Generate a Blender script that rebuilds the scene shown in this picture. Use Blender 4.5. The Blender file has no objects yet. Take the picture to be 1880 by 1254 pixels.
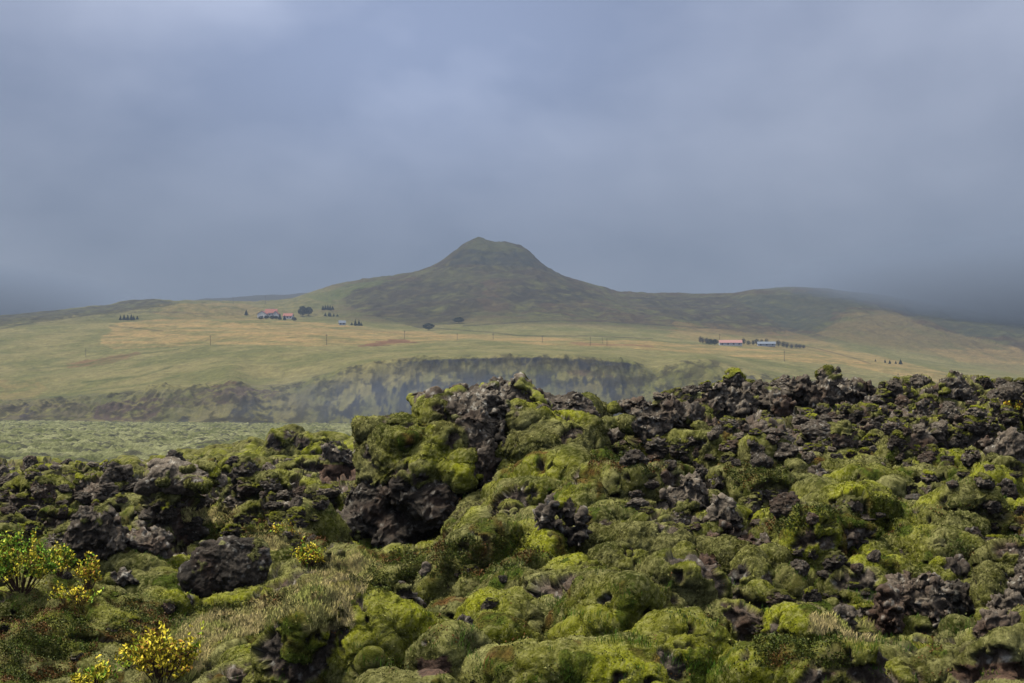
import bpy, math, random, sys
import numpy as np
from mathutils import Vector, Matrix
random.seed(7)
RNG = np.random.default_rng(11)
F = 2611.0            # focal length in photo pixels
CX, HZ = 940.0, 745.0 # centre column, horizon row of the photograph
C = bpy.context.scene.collection
f32 = np.float32

# ------------------------------------------------------------------ noise
def _h(ix, iy, iz=None, seed=0):
    h = ix.astype(np.uint32) * np.uint32(374761393) + iy.astype(np.uint32) * np.uint32(668265263) + np.uint32((seed * 974711 + 1013) & 0xffffffff)
    if iz is not None:
        h = h + iz.astype(np.uint32) * np.uint32(2147483647 - 58)
    h = (h ^ (h >> np.uint32(13))) * np.uint32(1274126177)
    h = h ^ (h >> np.uint32(16))
    h = h * np.uint32(2246822519)
    return h ^ (h >> np.uint32(15))

_a = np.linspace(0, 2 * np.pi, 256, endpoint=False)
G2 = np.stack([np.cos(_a), np.sin(_a)], 1).astype(f32) * f32(1.5)
_g = np.random.default_rng(3).normal(size=(256, 3)); G3 = (_g / np.linalg.norm(_g, axis=1)[:, None] * 1.6).astype(f32)

def perlin2(x, y, seed=0):
    x = np.asarray(x, f32); y = np.asarray(y, f32)
    x0 = np.floor(x); y0 = np.floor(y); fx = x - x0; fy = y - y0
    ix = x0.astype(np.int32); iy = y0.astype(np.int32)
    u = fx * fx * fx * (fx * (fx * 6 - 15) + 10); v = fy * fy * fy * (fy * (fy * 6 - 15) + 10)
    def g(dx, dy):
        k = _h(ix + dx, iy + dy, None, seed) & np.uint32(255)
        gr = G2[k]
        return gr[..., 0] * (fx - dx) + gr[..., 1] * (fy - dy)
    a = g(0, 0); b = g(1, 0); c = g(0, 1); d = g(1, 1)
    return a + u * (b - a) + v * (c - a + u * (a - b - c + d))

def perlin3(p, seed=0):
    p = np.asarray(p, f32); x0 = np.floor(p); fr = p - x0; ii = x0.astype(np.int32)
    u = fr * fr * fr * (fr * (fr * 6 - 15) + 10)
    out = 0
    for dx in (0, 1):
        for dy in (0, 1):
            for dz in (0, 1):
                k = _h(ii[:, 0] + dx, ii[:, 1] + dy, ii[:, 2] + dz, seed) & np.uint32(255)
                gr = G3[k]
                val = gr[:, 0] * (fr[:, 0] - dx) + gr[:, 1] * (fr[:, 1] - dy) + gr[:, 2] * (fr[:, 2] - dz)
                w = (u[:, 0] if dx else 1 - u[:, 0]) * (u[:, 1] if dy else 1 - u[:, 1]) * (u[:, 2] if dz else 1 - u[:, 2])
                out = out + w * val
    return out

def fbm2(x, y, oct=4, seed=0, gain=.5):
    s = 0; a = 1; t = 0
    for o in range(oct):
        s = s + a * perlin2(x * 2.03 ** o, y * 2.03 ** o, seed + o * 17); t += a; a *= gain
    return s / t
def fbm3(p, oct=4, seed=0, gain=.5):
    s = 0; a = 1; t = 0
    for o in range(oct):
        s = s + a * perlin3(p * 2.03 ** o, seed + o * 17); t += a; a *= gain
    return s / t

def worley2(x, y, seed=0):
    x = np.asarray(x, f32); y = np.asarray(y, f32)
    ix = np.floor(x).astype(np.int32); iy = np.floor(y).astype(np.int32)
    f1 = np.full(x.shape, 9, f32); f2 = np.full(x.shape, 9, f32)
    for dx in (-1, 0, 1):
        for dy in (-1, 0, 1):
            h = _h(ix + dx, iy + dy, None, seed)
            px = (ix + dx) + (h & np.uint32(0xffff)).astype(f32) / 65536.
            py = (iy + dy) + (h >> np.uint32(16)).astype(f32) / 65536.
            d = (px - x) ** 2 + (py - y) ** 2
            f2 = np.minimum(f2, np.maximum(f1, d)); f1 = np.minimum(f1, d)
    return np.sqrt(f1).astype(f32), np.sqrt(f2).astype(f32)

def worley3(p, seed=0):
    p = np.asarray(p, f32); ii = np.floor(p).astype(np.int32)
    f1 = np.full(len(p), 9, f32); f2 = np.full(len(p), 9, f32)
    for dx in (-1, 0, 1):
        for dy in (-1, 0, 1):
            for dz in (-1, 0, 1):
                h = _h(ii[:, 0] + dx, ii[:, 1] + dy, ii[:, 2] + dz, seed)
                q = np.stack([(h & np.uint32(1023)), (h >> np.uint32(10)) & np.uint32(1023), (h >> np.uint32(20)) & np.uint32(1023)], 1).astype(f32) / 1024.
                d = ((ii + np.array([dx, dy, dz]) + q - p) ** 2).sum(1)
                f2 = np.minimum(f2, np.maximum(f1, d)); f1 = np.minimum(f1, d)
    return np.sqrt(f1).astype(f32), np.sqrt(f2).astype(f32)

from concurrent.futures import ThreadPoolExecutor
POOL = ThreadPoolExecutor(4)
def _par2(fn):
    def g(x, y, *a, **k):
        x = np.asarray(x, f32); y = np.asarray(y, f32); x, y = np.broadcast_arrays(x, y)
        if x.size < 60000: return fn(x, y, *a, **k)
        sh = x.shape; xf = x.reshape(-1); yf = y.reshape(-1); cs = 50000
        r = list(POOL.map(lambda i: fn(xf[i:i + cs], yf[i:i + cs], *a, **k), range(0, xf.size, cs)))
        if isinstance(r[0], tuple): return tuple(np.concatenate(q).reshape(sh) for q in zip(*r))
        return np.concatenate(r).reshape(sh)
    return g
def _par3(fn):
    def g(p, *a, **k):
        p = np.asarray(p, f32)
        if len(p) < 40000: return fn(p, *a, **k)
        cs = 30000
        r = list(POOL.map(lambda i: fn(p[i:i + cs], *a, **k), range(0, len(p), cs)))
        if isinstance(r[0], tuple): return tuple(np.concatenate(q) for q in zip(*r))
        return np.concatenate(r)
    return g
perlin2 = _par2(perlin2); worley2 = _par2(worley2); perlin3 = _par3(perlin3); worley3 = _par3(worley3)

def sstep(a, b, x):
    t = np.clip((x - a) / (b - a), 0, 1); return t * t * (3 - 2 * t)
def grid_normals(X, Y, Z):
    P = np.stack([X, Y, Z], -1).astype(f32); du = np.gradient(P, axis=1); dv = np.gradient(P, axis=0)
    n = np.cross(du, dv); n /= np.maximum(np.linalg.norm(n, axis=-1, keepdims=True), 1e-9)
    return P, n
def mix(a, b, t):
    t = np.asarray(t)[..., None]; return a * (1 - t) + b * t
def gsmooth(a, s, axis=-1):
    r = int(s * 3) + 1; k = np.exp(-.5 * (np.arange(-r, r + 1) / s) ** 2); k /= k.sum()
    return np.apply_along_axis(lambda v: np.convolve(np.pad(v, r, mode='edge'), k, mode='valid'), axis, a)
def in_poly(x, y, poly):
    ins = np.zeros(x.shape, bool); n = len(poly)
    for i in range(n):
        x1, y1 = poly[i]; x2, y2 = poly[(i + 1) % n]
        if y1 == y2: continue
        c = (y1 > y) != (y2 > y)
        ins ^= c & (x < (x2 - x1) * (y - y1) / (y2 - y1) + x1)
    return ins

# ------------------------------------------------------------------ albedos
MOSS_OLIVE = np.array([.066, .064, .015]); MOSS_PALE = np.array([.238, .230, .092]); MOSS_VIVID = np.array([.235, .250, .012]); MOSS_DEEP = np.array([.028, .036, .005])
ROCK_DARK = np.array([.042, .033, .025]); ROCK_GREY = np.array([.188, .154, .115]); LICHEN = np.array([.44, .42, .36]); SOIL = np.array([.068, .040, .026])
HEATH_G = np.array([.050, .070, .010]); HEATH_R = np.array([.095, .048, .016]); STRAW = np.array([.30, .245, .105])

def albedo_where(code, P, w, base, seed=0):
    """base (N,3) mixed with a material kind by weights w (N,), worked out only where w > 0"""
    k = np.nonzero(w > .004)[0]
    if len(k): base[k] = mix(base[k], albedo(code, P[k], seed), w[k])
    return base
def albedo(code, P, seed=0, fine=True):
    """surface colour of a material kind at points P (N,3), metres"""
    n = len(P)
    a = fbm3(P * 1.6, 3, 31 + seed); b = fbm3(P * 7.0, 3, 57 + seed)
    w = RNG.random(n).astype(f32) if fine else np.full(n, .5, f32)
    if code in 'mvp':
        base = mix(MOSS_OLIVE, MOSS_PALE, np.clip(.36 + .9 * a + .75 * b + (.3 if code == 'p' else 0), 0, 1))
        base = mix(base, MOSS_VIVID, np.clip(.09 + 1.8 * fbm3(P * 1.1, 2, 77 + seed) + (.55 if code == 'v' else 0), 0, .9))
        base = mix(base, MOSS_DEEP, np.clip(.16 + 1.7 * fbm3(P * 2.4, 3, 91 + seed), 0, .85))
        g = perlin3(P / .020, 301) * .55 + perlin3(P / .045, 302) * .45 + .7 * (w - .5)
        base = mix(base, MOSS_PALE * 1.25, np.clip(g * 1.1, 0, .55)); base = mix(base, MOSS_DEEP * .9, np.clip(-g * 1.2, 0, .6))
        return base
    if code in 'rgbk':
        lo, hi = {'r': (ROCK_DARK, ROCK_GREY * .8), 'g': (ROCK_GREY * .5, ROCK_GREY * 1.05), 'b': (SOIL, ROCK_GREY * .75), 'k': (ROCK_DARK * .42, ROCK_GREY * .30)}[code]
        base = mix(lo, hi, np.clip(.42 + 1.0 * a + .9 * b, 0, 1))
        base = mix(base, SOIL * 1.25, np.clip(-.1 + 1.3 * fbm3(P * 2.3, 3, 17 + seed), 0, .8) * (.35 if code == 'g' else .9))
        li = sstep(.24, .42, fbm3(P * 16, 3, 201 + seed) + .25 * a)
        base = mix(base, LICHEN, li * {'r': .65, 'g': .5, 'b': .5, 'k': .35}[code])
        return base * (.6 + .8 * w[:, None])
    if code == 's':
        return mix(SOIL * .8, SOIL * 1.6, np.clip(.4 + a + b, 0, 1)) * (.6 + .8 * w[:, None])
    if code == 'h':
        base = mix(HEATH_G, HEATH_R, np.clip(.22 + 1.2 * a + 1.2 * b, 0, 1))
        return base * (.4 + 1.2 * w[:, None])
    if code == 'd':
        base = mix(STRAW, MOSS_OLIVE * 1.2, np.clip(.3 + 1.3 * a + b, 0, .8))
        return base * (.6 + .8 * w[:, None])

# ------------------------------------------------------------------ object helpers
def make_mesh(name, V, Q, col=None, smooth=True, mat=None):
    """V (N,3), Q (M,3|4) ints or list of such"""
    me = bpy.data.meshes.new(name)
    V = np.ascontiguousarray(V, f32)
    Qs = Q if isinstance(Q, list) else [Q]
    Qs = [np.asarray(q, np.int32) for q in Qs if len(q)]
    me.vertices.add(len(V)); me.vertices.foreach_set('co', V.ravel())
    nl = sum(q.size for q in Qs); npoly = sum(len(q) for q in Qs)
    me.loops.add(nl); me.loops.foreach_set('vertex_index', np.concatenate([q.ravel() for q in Qs]))
    st = np.concatenate([[0]] + [np.full(len(q), q.shape[1]) for q in Qs]).cumsum()[:-1].astype(np.int32)
    me.polygons.add(npoly); me.polygons.foreach_set('loop_start', st)
    me.update(calc_edges=True)
    if smooth: me.shade_smooth()
    else: me.shade_flat()
    if col is not None:
        at = me.color_attributes.new('Col', 'FLOAT_COLOR', 'POINT')
        c4 = np.ones((len(V), 4), f32); c4[:, :3] = np.clip(col, 0, 1)
        at.data.foreach_set('color', c4.ravel())
    if mat is not None: me.materials.append(mat)
    return me

def tufts(V, n, col, keep, L, seed=0):
    """short moss shoots standing on the surface: one pointed face each"""
    r = np.random.default_rng(seed); k = np.nonzero(r.random(len(V)) < keep)[0]; m = len(k); s_ = (L[k] if hasattr(L, '__len__') else L) * (.6 + .8 * r.random(m))
    t = r.normal(size=(m, 3)); t /= np.linalg.norm(t, axis=1)[:, None]; t -= n[k] * (t * n[k]).sum(1)[:, None]; t /= np.maximum(np.linalg.norm(t, axis=1), 1e-6)[:, None]; d = t + n[k] * r.uniform(.15, .95, (m, 1)); sd = np.cross(d, n[k]) + .35 * r.normal(size=(m, 3)); sd /= np.maximum(np.linalg.norm(sd, axis=1), 1e-6)[:, None]
    b = V[k] - t * s_[:, None] * .35; w_ = sd * (s_ * .34)[:, None]
    W = np.stack([b - w_, b + w_, b + d * s_[:, None]], 1).reshape(-1, 3).astype(f32)
    cc = np.clip(col[k] * (.45 + 1.25 * r.random((m, 1)) ** 1.3), 0, .5); pale = r.random(m) < .11; cc[pale] = .55 * cc[pale] + .45 * MOSS_PALE * 1.25
    return W, np.arange(3 * m).reshape(m, 3), np.repeat(cc, 3, 0)
def tag(o, label=None, cat=None, group=None, kind=None):
    if label: o['label'] = label
    if cat: o['category'] = cat
    if group: o['group'] = group
    if kind: o['kind'] = kind
    return o
def components(nv, Q):
    lab = np.arange(nv)
    for _ in range(400):
        m = lab[Q].min(1); new = lab.copy()
        for k in range(Q.shape[1]): np.minimum.at(new, Q[:, k], m)
        new = new[new]; new = new[new]
        if (new == lab).all(): break
        lab = new
    return lab
def link(name, me, parent=None):
    o = bpy.data.objects.new(name, me); C.objects.link(o)
    if parent is not None: o.parent = parent
    return o
def thing(name, label, cat, loc=(0, 0, 0), rz=0, group=None):
    o = bpy.data.objects.new(name, None); C.objects.link(o); o.empty_display_size = .2
    o.location = loc; o.rotation_euler = (0, 0, rz)
    return tag(o, label, cat, group)
def copy_tree(o, loc, rz=0, sc=1, label=None):
    r = o.copy(); C.objects.link(r); r.location = loc; r.rotation_euler = (0, 0, rz)
    r.scale = sc if hasattr(sc, '__len__') else (sc, sc, sc)
    if label: r['label'] = label
    for ch in list(o.children):
        c = ch.copy(); C.objects.link(c); c.parent = r
        for g in list(ch.children):
            d = g.copy(); C.objects.link(d); d.parent = c
    return r
def sub_mesh(name, V, Q, sel, col, mat, tuft=0, TL=.012):
    """a mesh of the faces where sel is true, vertices compacted"""
    q = Q[sel]
    used = np.zeros(len(V), bool); used[q.ravel()] = True
    idx = np.cumsum(used) - 1
    if np.any(tuft):
        Vu, qu, cu = V[used], idx[q], col[used]; n = mesh_normals(Vu, qu); L = TL[used] if hasattr(TL, '__len__') else TL
        W, T, cc = tufts(Vu, n, cu, tuft[used] if hasattr(tuft, '__len__') else tuft, L, len(Vu) % 97)
        return make_mesh(name, np.concatenate([Vu, W]), [qu, T + len(Vu)], np.concatenate([cu, cc]), True, mat)
    return make_mesh(name, V[used], idx[q], col[used] if col is not None else None, True, mat)

# ------------------------------------------------------------------ materials
def new_mat(name):
    m = bpy.data.materials.new(name); m.use_nodes = True
    nt = m.node_tree; b = nt.nodes['Principled BSDF']
    return m, nt, b
def N(nt, t, **kw):
    n = nt.nodes.new(t)
    for k, v in kw.items():
        if k in n.inputs.keys() if hasattr(n.inputs, 'keys') else False: n.inputs[k].default_value = v
        else: setattr(n, k, v)
    return n
def cover_mat(name, rough=.95, bump=.5, scale=60, bdist=.02, spec=.15, var=.35, rnd=.0, coord='Object', contrast=1.0):
    """albedo from the vertex attribute, broken up by fine noise, with a fine bump"""
    m, nt, b = new_mat(name)
    at = nt.nodes.new('ShaderNodeAttribute'); at.attribute_name = 'Col'
    tc = nt.nodes.new('ShaderNodeTexCoord')
    nz = nt.nodes.new('ShaderNodeTexNoise'); nz.inputs['Scale'].default_value = scale; nz.inputs['Detail'].default_value = 6; nz.inputs['Roughness'].default_value = .7
    nt.links.new(tc.outputs[coord], nz.inputs['Vector'])
    mr = nt.nodes.new('ShaderNodeMapRange'); mr.inputs['From Min'].default_value = .3; mr.inputs['From Max'].default_value = .7
    mr.inputs['To Min'].default_value = 1 - var; mr.inputs['To Max'].default_value = 1 + var
    nt.links.new(nz.outputs['Fac'], mr.inputs['Value'])
    vm = nt.nodes.new('ShaderNodeVectorMath'); vm.operation = 'SCALE'
    nt.links.new(at.outputs['Color'], vm.inputs[0])
    last = mr.outputs['Result']
    if rnd:
        oi = nt.nodes.new('ShaderNodeObjectInfo'); m2 = nt.nodes.new('ShaderNodeMapRange')
        m2.inputs['To Min'].default_value = 1 - rnd; m2.inputs['To Max'].default_value = 1 + rnd
        nt.links.new(oi.outputs['Random'], m2.inputs['Value'])
        mm = nt.nodes.new('ShaderNodeMath'); mm.operation = 'MULTIPLY'
        nt.links.new(last, mm.inputs[0]); nt.links.new(m2.outputs['Result'], mm.inputs[1]); last = mm.outputs[0]
    nt.links.new(last, vm.inputs['Scale'])
    nt.links.new(vm.outputs[0], b.inputs['Base Color'])
    b.inputs['Roughness'].default_value = rough; b.inputs['Specular IOR Level'].default_value = spec
    if bump:
        bp = nt.nodes.new('ShaderNodeBump'); bp.inputs['Strength'].default_value = bump; bp.inputs['Distance'].default_value = bdist
        nt.links.new(nz.outputs['Fac'], bp.inputs['Height']); nt.links.new(bp.outputs['Normal'], b.inputs['Normal'])
    return m
def plain_mat(name, col, rough=.8, var=.15, scale=3, spec=.2):
    m, nt, b = new_mat(name)
    tc = nt.nodes.new('ShaderNodeTexCoord'); nz = nt.nodes.new('ShaderNodeTexNoise'); nz.inputs['Scale'].default_value = scale; nz.inputs['Detail'].default_value = 5
    nt.links.new(tc.outputs['Object'], nz.inputs['Vector'])
    cr = nt.nodes.new('ShaderNodeValToRGB'); cr.color_ramp.elements[0].position = .3; cr.color_ramp.elements[1].position = .7
    cr.color_ramp.elements[0].color = (*[c * (1 - var) for c in col], 1); cr.color_ramp.elements[1].color = (*[min(1, c * (1 + var)) for c in col], 1)
    nt.links.new(nz.outputs['Fac'], cr.inputs['Fac']); nt.links.new(cr.outputs['Color'], b.inputs['Base Color'])
    b.inputs['Roughness'].default_value = rough; b.inputs['Specular IOR Level'].default_value = spec
    return m
M_MOSS = cover_mat('moss', .95, .9, 90, .012, .05, .45)
M_ROCK = cover_mat('lava_rock', .8, .9, 45, .02, .3, .4)
M_ROCKI = cover_mat('lava_rock_loose', .8, .9, 9, .04, .3, .45, .3)
M_MOSSI = cover_mat('moss_cap', .95, .9, 16, .03, .05, .45, .25)
M_HEATH = cover_mat('heath', .9, .9, 110, .012, .1, .5)
M_PLAIN = cover_mat('moss_plain', .95, .6, .9, .6, .05, .35)
M_HILL = cover_mat('hill_turf', .95, .5, .12, 2.0, .05, .28)
def mesh_normals(V, Q):
    a, b, c_ = V[Q[:, 0]], V[Q[:, 1]], V[Q[:, 2]]; n = np.cross(b - a, c_ - a)
    if Q.shape[1] == 4: n = n + np.cross(c_ - a, V[Q[:, 3]] - a)
    N_ = np.zeros_like(V)
    for k in range(Q.shape[1]): 
        for ax in range(3): N_[:, ax] += np.bincount(Q[:, k], n[:, ax], len(V)).astype(f32)
    return N_ / np.maximum(np.linalg.norm(N_, axis=1, keepdims=True), 1e-9)
def vsmooth(V, Q, it=2, w=.5):
    m = Q.shape[1]; cnt = np.bincount(Q.ravel(), minlength=len(V)) * (m - 1.)
    for _ in range(it):
        A = np.zeros_like(V)
        for k in range(m):
            for k2 in range(m):
                if k2 == k: continue
                for ax in range(3): A[:, ax] += np.bincount(Q[:, k], V[Q[:, k2], ax], len(V)).astype(f32)
        V = V * (1 - w) + w * A / np.maximum(cnt, 1)[:, None]
    return V.astype(f32)
# ------------------------------------------------------------------ the lava field near the camera
KD = np.array([2.5, 7, 9, 11, 13, 15, 17, 19, 22, 26, 31, 37, 45, 55, 70, 90, 130, 210])
KT = {
 -1500: [-2.2,-2.15,-2.1,-2.0,-1.88,-1.8,-1.76,-1.75,-1.74,-1.8,-1.88,-2.0,-2.3,-2.8,-3.6,-5,-9,-11],
 0:     [-2.2,-2.15,-2.1,-2.0,-1.88,-1.8,-1.76,-1.75,-1.74,-1.8,-1.88,-2.0,-2.3,-2.8,-3.6,-5,-9,-11],
 250:   [-2.3,-2.28,-2.22,-2.15,-2.0,-1.88,-1.8,-1.75,-1.72,-1.75,-1.8,-1.95,-2.25,-2.7,-3.5,-5,-9,-11],
 480:   [-2.0,-1.95,-1.92,-1.88,-1.82,-1.77,-1.72,-1.7,-1.68,-1.7,-1.72,-1.78,-1.85,-1.9,-1.95,-3.5,-9,-11],
 600:   [-1.9,-1.85,-1.8,-1.6,-1.56,-1.58,-1.62,-1.62,-1.64,-1.66,-1.68,-1.7,-1.7,-1.72,-1.75,-3.5,-9,-11],
 680:   [-1.9,-1.84,-1.8,-1.76,-1.74,-1.74,-1.74,-1.70,-1.45,-1.5,-1.5,-1.5,-1.45,-1.45,-1.6,-3.5,-9,-11],
 800:   [-1.9,-1.8,-1.74,-1.68,-1.64,-1.64,-1.66,-1.6,-1.4,-1.4,-1.5,-1.5,-1.5,-1.6,-1.9,-3.5,-9,-11],
 860:   [-1.9,-1.8,-1.71,-1.52,-1.40,-1.28,-1.22,-1.1,-1.1,-1.3,-1.4,-1.5,-1.6,-1.7,-2,-4,-9,-11],
 950:   [-1.9,-1.8,-1.68,-1.46,-1.29,-1.14,-.98,-.75,-.8,-1.0,-1.3,-1.5,-1.6,-1.8,-2.2,-4,-9,-11],
 1120:  [-1.9,-1.8,-1.68,-1.45,-1.2,-1.0,-.78,-.6,-.46,-.38,-.38,-.5,-.8,-1.2,-2,-4.5,-9,-11],
 1300:  [-1.9,-1.8,-1.68,-1.45,-1.25,-1.08,-.93,-.8,-.65,-.5,-.25,0.02,0.0,-.6,-2,-4.5,-9,-11],
 1500:  [-1.9,-1.8,-1.7,-1.5,-1.3,-1.15,-1.0,-.85,-.66,-.42,-.08,.18,.1,-.5,-2,-4.5,-9,-11],
 1700:  [-1.9,-1.8,-1.7,-1.5,-1.3,-1.15,-1.0,-.85,-.64,-.38,-.03,.2,.15,-.5,-2,-4.5,-9,-11],
 1880:  [-1.8,-1.78,-1.72,-1.5,-1.3,-1.15,-1.0,-.85,-.62,-.36,-.02,.2,.15,-.5,-2,-4.5,-9,-11],
 3400:  [-1.8,-1.78,-1.72,-1.5,-1.3,-1.15,-1.0,-.85,-.62,-.36,-.02,.2,.15,-.5,-2,-4.5,-9,-11]}
KP = np.array(sorted(KT)); KZ = np.array([KT[k] for k in KP])
def zbase(px, D):
    """px (n,), D (n,) -> z"""
    px = np.clip(px, KP[0], KP[-1] - 1e-3); i = np.searchsorted(KP, px, side='right') - 1
    t = (px - KP[i]) / (KP[i + 1] - KP[i]); t = t * t * (3 - 2 * t)
    ld = np.log(D); L = np.log(KD)
    j = np.clip(np.searchsorted(L, ld) - 1, 0, len(L) - 2); s = np.clip((ld - L[j]) / (L[j + 1] - L[j]), 0, 1)
    z0 = KZ[i, j] * (1 - s) + KZ[i, j + 1] * s; z1 = KZ[i + 1, j] * (1 - s) + KZ[i + 1, j + 1] * s
    return z0 * (1 - t) + z1 * t
STEP = 1.0 if not globals().get('DRAFT') else 2.0
def geo(a, b, r): return np.exp(np.arange(np.log(a), np.log(b), r * STEP))
PX = np.concatenate([np.arange(-1300, -120, 6 * STEP), np.arange(-120, 2000, 1.6 * STEP), np.arange(2000, 3200, 6 * STEP)])
DD = np.concatenate([geo(2.6, 8.0, .004), geo(8.0, 20, .0018), geo(20, 75, .003), geo(75, 215, .012)])
nc, nr = len(PX), len(DD)
U = (PX - CX) / F
GX = (DD[:, None] * U[None, :]).astype(f32); GY = np.repeat(DD[:, None], nc, 1).astype(f32)
GP = np.repeat(PX[None, :], nr, 0)
ZB = zbase(GP.ravel(), GY.ravel().astype(float)).reshape(nr, nc)
ZB = gsmooth(ZB, 9, 0); ZB = gsmooth(ZB, 12, 1)
far = sstep(40, 80, GY)
# rocky-ness of the ground
ROCKY = np.clip(sstep(1080, 1200, GP) * (.15 + .85 * sstep(15, 24, GY)) + (1 - sstep(560, 700, GP)) * sstep(15, 22, GY) * (1 - sstep(36, 48, GY)) * .62, 0, 1)
ROCKY = np.clip(ROCKY + .07, 0, 1) * (1 - far)
# broad swells
Zm = .13 * perlin2(GX / 2.2, GY / 2.2, 5) + .07 * perlin2(GX / .9, GY / .9, 6)
Z0 = ZB + Zm * (1 + .8 * sstep(25, 60, GY)) + .5 * far * (perlin2(GX / 9, GY / 9, 8))
# domed cushions
wx = GX + .13 * perlin2(GX / .4, GY / .4, 21) + .04 * perlin2(GX / .11, GY / .11, 22)
wy = GY + .13 * perlin2(GX / .4, GY / .4, 23) + .04 * perlin2(GX / .11, GY / .11, 24)
H = np.zeros((nr, nc), f32)
LD = np.log(DD)
def add_dome(x, y, r, h, el=1.0, ang=0.0, pw=2.4, base=0.0):
    R = r * max(1, el) * 1.25
    i0, i1 = np.searchsorted(DD, [y - R, y + R]); 
    if i1 <= i0: return
    d0 = max(y - R, 2.6)
    p0 = min((x - R) / d0, (x - R) / (y + R)) * F + CX; p1 = max((x + R) / d0, (x + R) / (y + R)) * F + CX
    j0, j1 = np.searchsorted(PX, [p0, p1])
    if j1 <= j0: return
    dx = wx[i0:i1, j0:j1] - x; dy = wy[i0:i1, j0:j1] - y
    ca, sa = math.cos(ang), math.sin(ang)
    a = (dx * ca + dy * sa) / (r * el); b = (-dx * sa + dy * ca) / r
    q = np.sqrt(a * a + b * b)
    d = base + h * np.clip(1 - q ** pw, 0, 1) ** .9; d[q >= 1] = -9
    np.maximum(H[i0:i1, j0:j1], d, out=H[i0:i1, j0:j1])
rn = np.random.default_rng(5)
ndome = 2500
EXCL = [(1080,1200,735,840),(600,1060,860,1040),(1100,1440,950,1135),(1430,1660,845,930),(1655,1800,885,1075),(1600,1780,1040,1185),(1790,1910,1000,1205),(1430,1570,1110,1185),(1590,1750,1190,1254),(1040,1160,1040,1115),(340,480,980,1110),(985,1085,910,1010),(1220,1320,870,945)]
for k in range(ndome):
    px = rn.uniform(-300, 2200); D = math.exp(rn.uniform(math.log(7.5), math.log(70)))
    big = rn.random() < .25
    r = (rn.uniform(.22, .42) if big else rn.uniform(.07, .2)) * (D / 13) ** .42
    row_ = HZ - zbase(np.array([px]), np.array([D]))[0] * F / D
    if 1080 < px < 1200 and 17 < D < 45: r *= .45
    if 620 < px < 1260 and row_ > 1000:
        if not big or rn.random() < .35: continue
        r *= 1.25
    if any(e_[0] < px < e_[1] and e_[2] < row_ < e_[3] for e_ in EXCL):
        if big: continue
        r *= .6
    h = r * rn.uniform(.85, 1.6)
    dens = 1.0
    if D > 22: h *= .6
    if px < 560 and D < 15: h *= .55
    if 330 < px < 660 and 10.2 < D < 14.5: continue          # the grassy slope stays smooth
    add_dome((px - CX) / F * D, D, r, h, rn.uniform(1, 2.3), rn.uniform(-1.3, 1.3), rn.uniform(2, 3.2))
# cushions of the photograph: (px, row of the foot, half width px, height px)
def base_hit(px, row):
    Ds = np.exp(np.arange(math.log(6), math.log(70), .004)); z = zbase(np.full(len(Ds), float(px)), Ds)
    rw = HZ - z * F / Ds; k = np.argmax(rw <= row); return Ds[k]
CUSH = [(951,1100,58,62),(868,1100,42,34),(924,1112,46,38),(941,1130,78,50),(1019,1072,50,34),(1033,1112,66,50),(703,1150,50,30),(815,1200,62,72),
 (860,1120,42,28),(905,1225,105,95),(1000,1200,95,60),(1125,1170,60,46),(1195,1175,60,52),(665,1235,55,48),(700,1235,70,34),(925,1275,150,50),(1090,1260,90,42),
 (1165,1250,70,55),(640,1250,60,40),(1015,905,75,50),(960,935,60,38),(1060,930,55,34),(1110,965,50,30),(850,990,55,34),(900,1000,45,30),(1000,960,50,30),
 (1250,1230,60,50),(1190,1280,80,50),(1460,1155,58,40),(1530,1160,48,30),(1690,1010,60,60),(1760,1000,70,90),(1720,1060,90,60),(1640,985,70,40),(1500,960,70,46),
 (1550,870,60,34),(1480,860,50,28),(1420,885,46,28),(1340,900,40,26),(1800,940,50,40),(1610,1090,50,40),(1850,1080,50,70),(1740,880,50,30),(1660,900,44,26),
 (490,1215,48,60),(440,1235,60,44),(560,1215,50,40),(90,1110,60,30),(60,1100,60,34),(150,1215,60,40),(60,1240,70,40),(200,1170,50,26),(20,1190,40,30),
 (230,890,50,28),(150,870,50,24),(60,880,60,26),(350,940,34,30),(520,960,44,40),(600,950,40,34),(470,930,40,24),(160,980,40,30),(290,1010,30,18),(660,1010,30,20)]
for (px, row, hw, ht) in CUSH:
    D = base_hit(px, row); r = 1.18 * hw * D / F; h = 1.12 * ht * D / F
    y = D + r * .55
    add_dome((px - CX) / F * y, y, r, h, rn.uniform(1.0, 1.25), rn.uniform(-.5, .5), 2.6)
H = np.maximum(H, 0)
Z = Z0 + H
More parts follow.
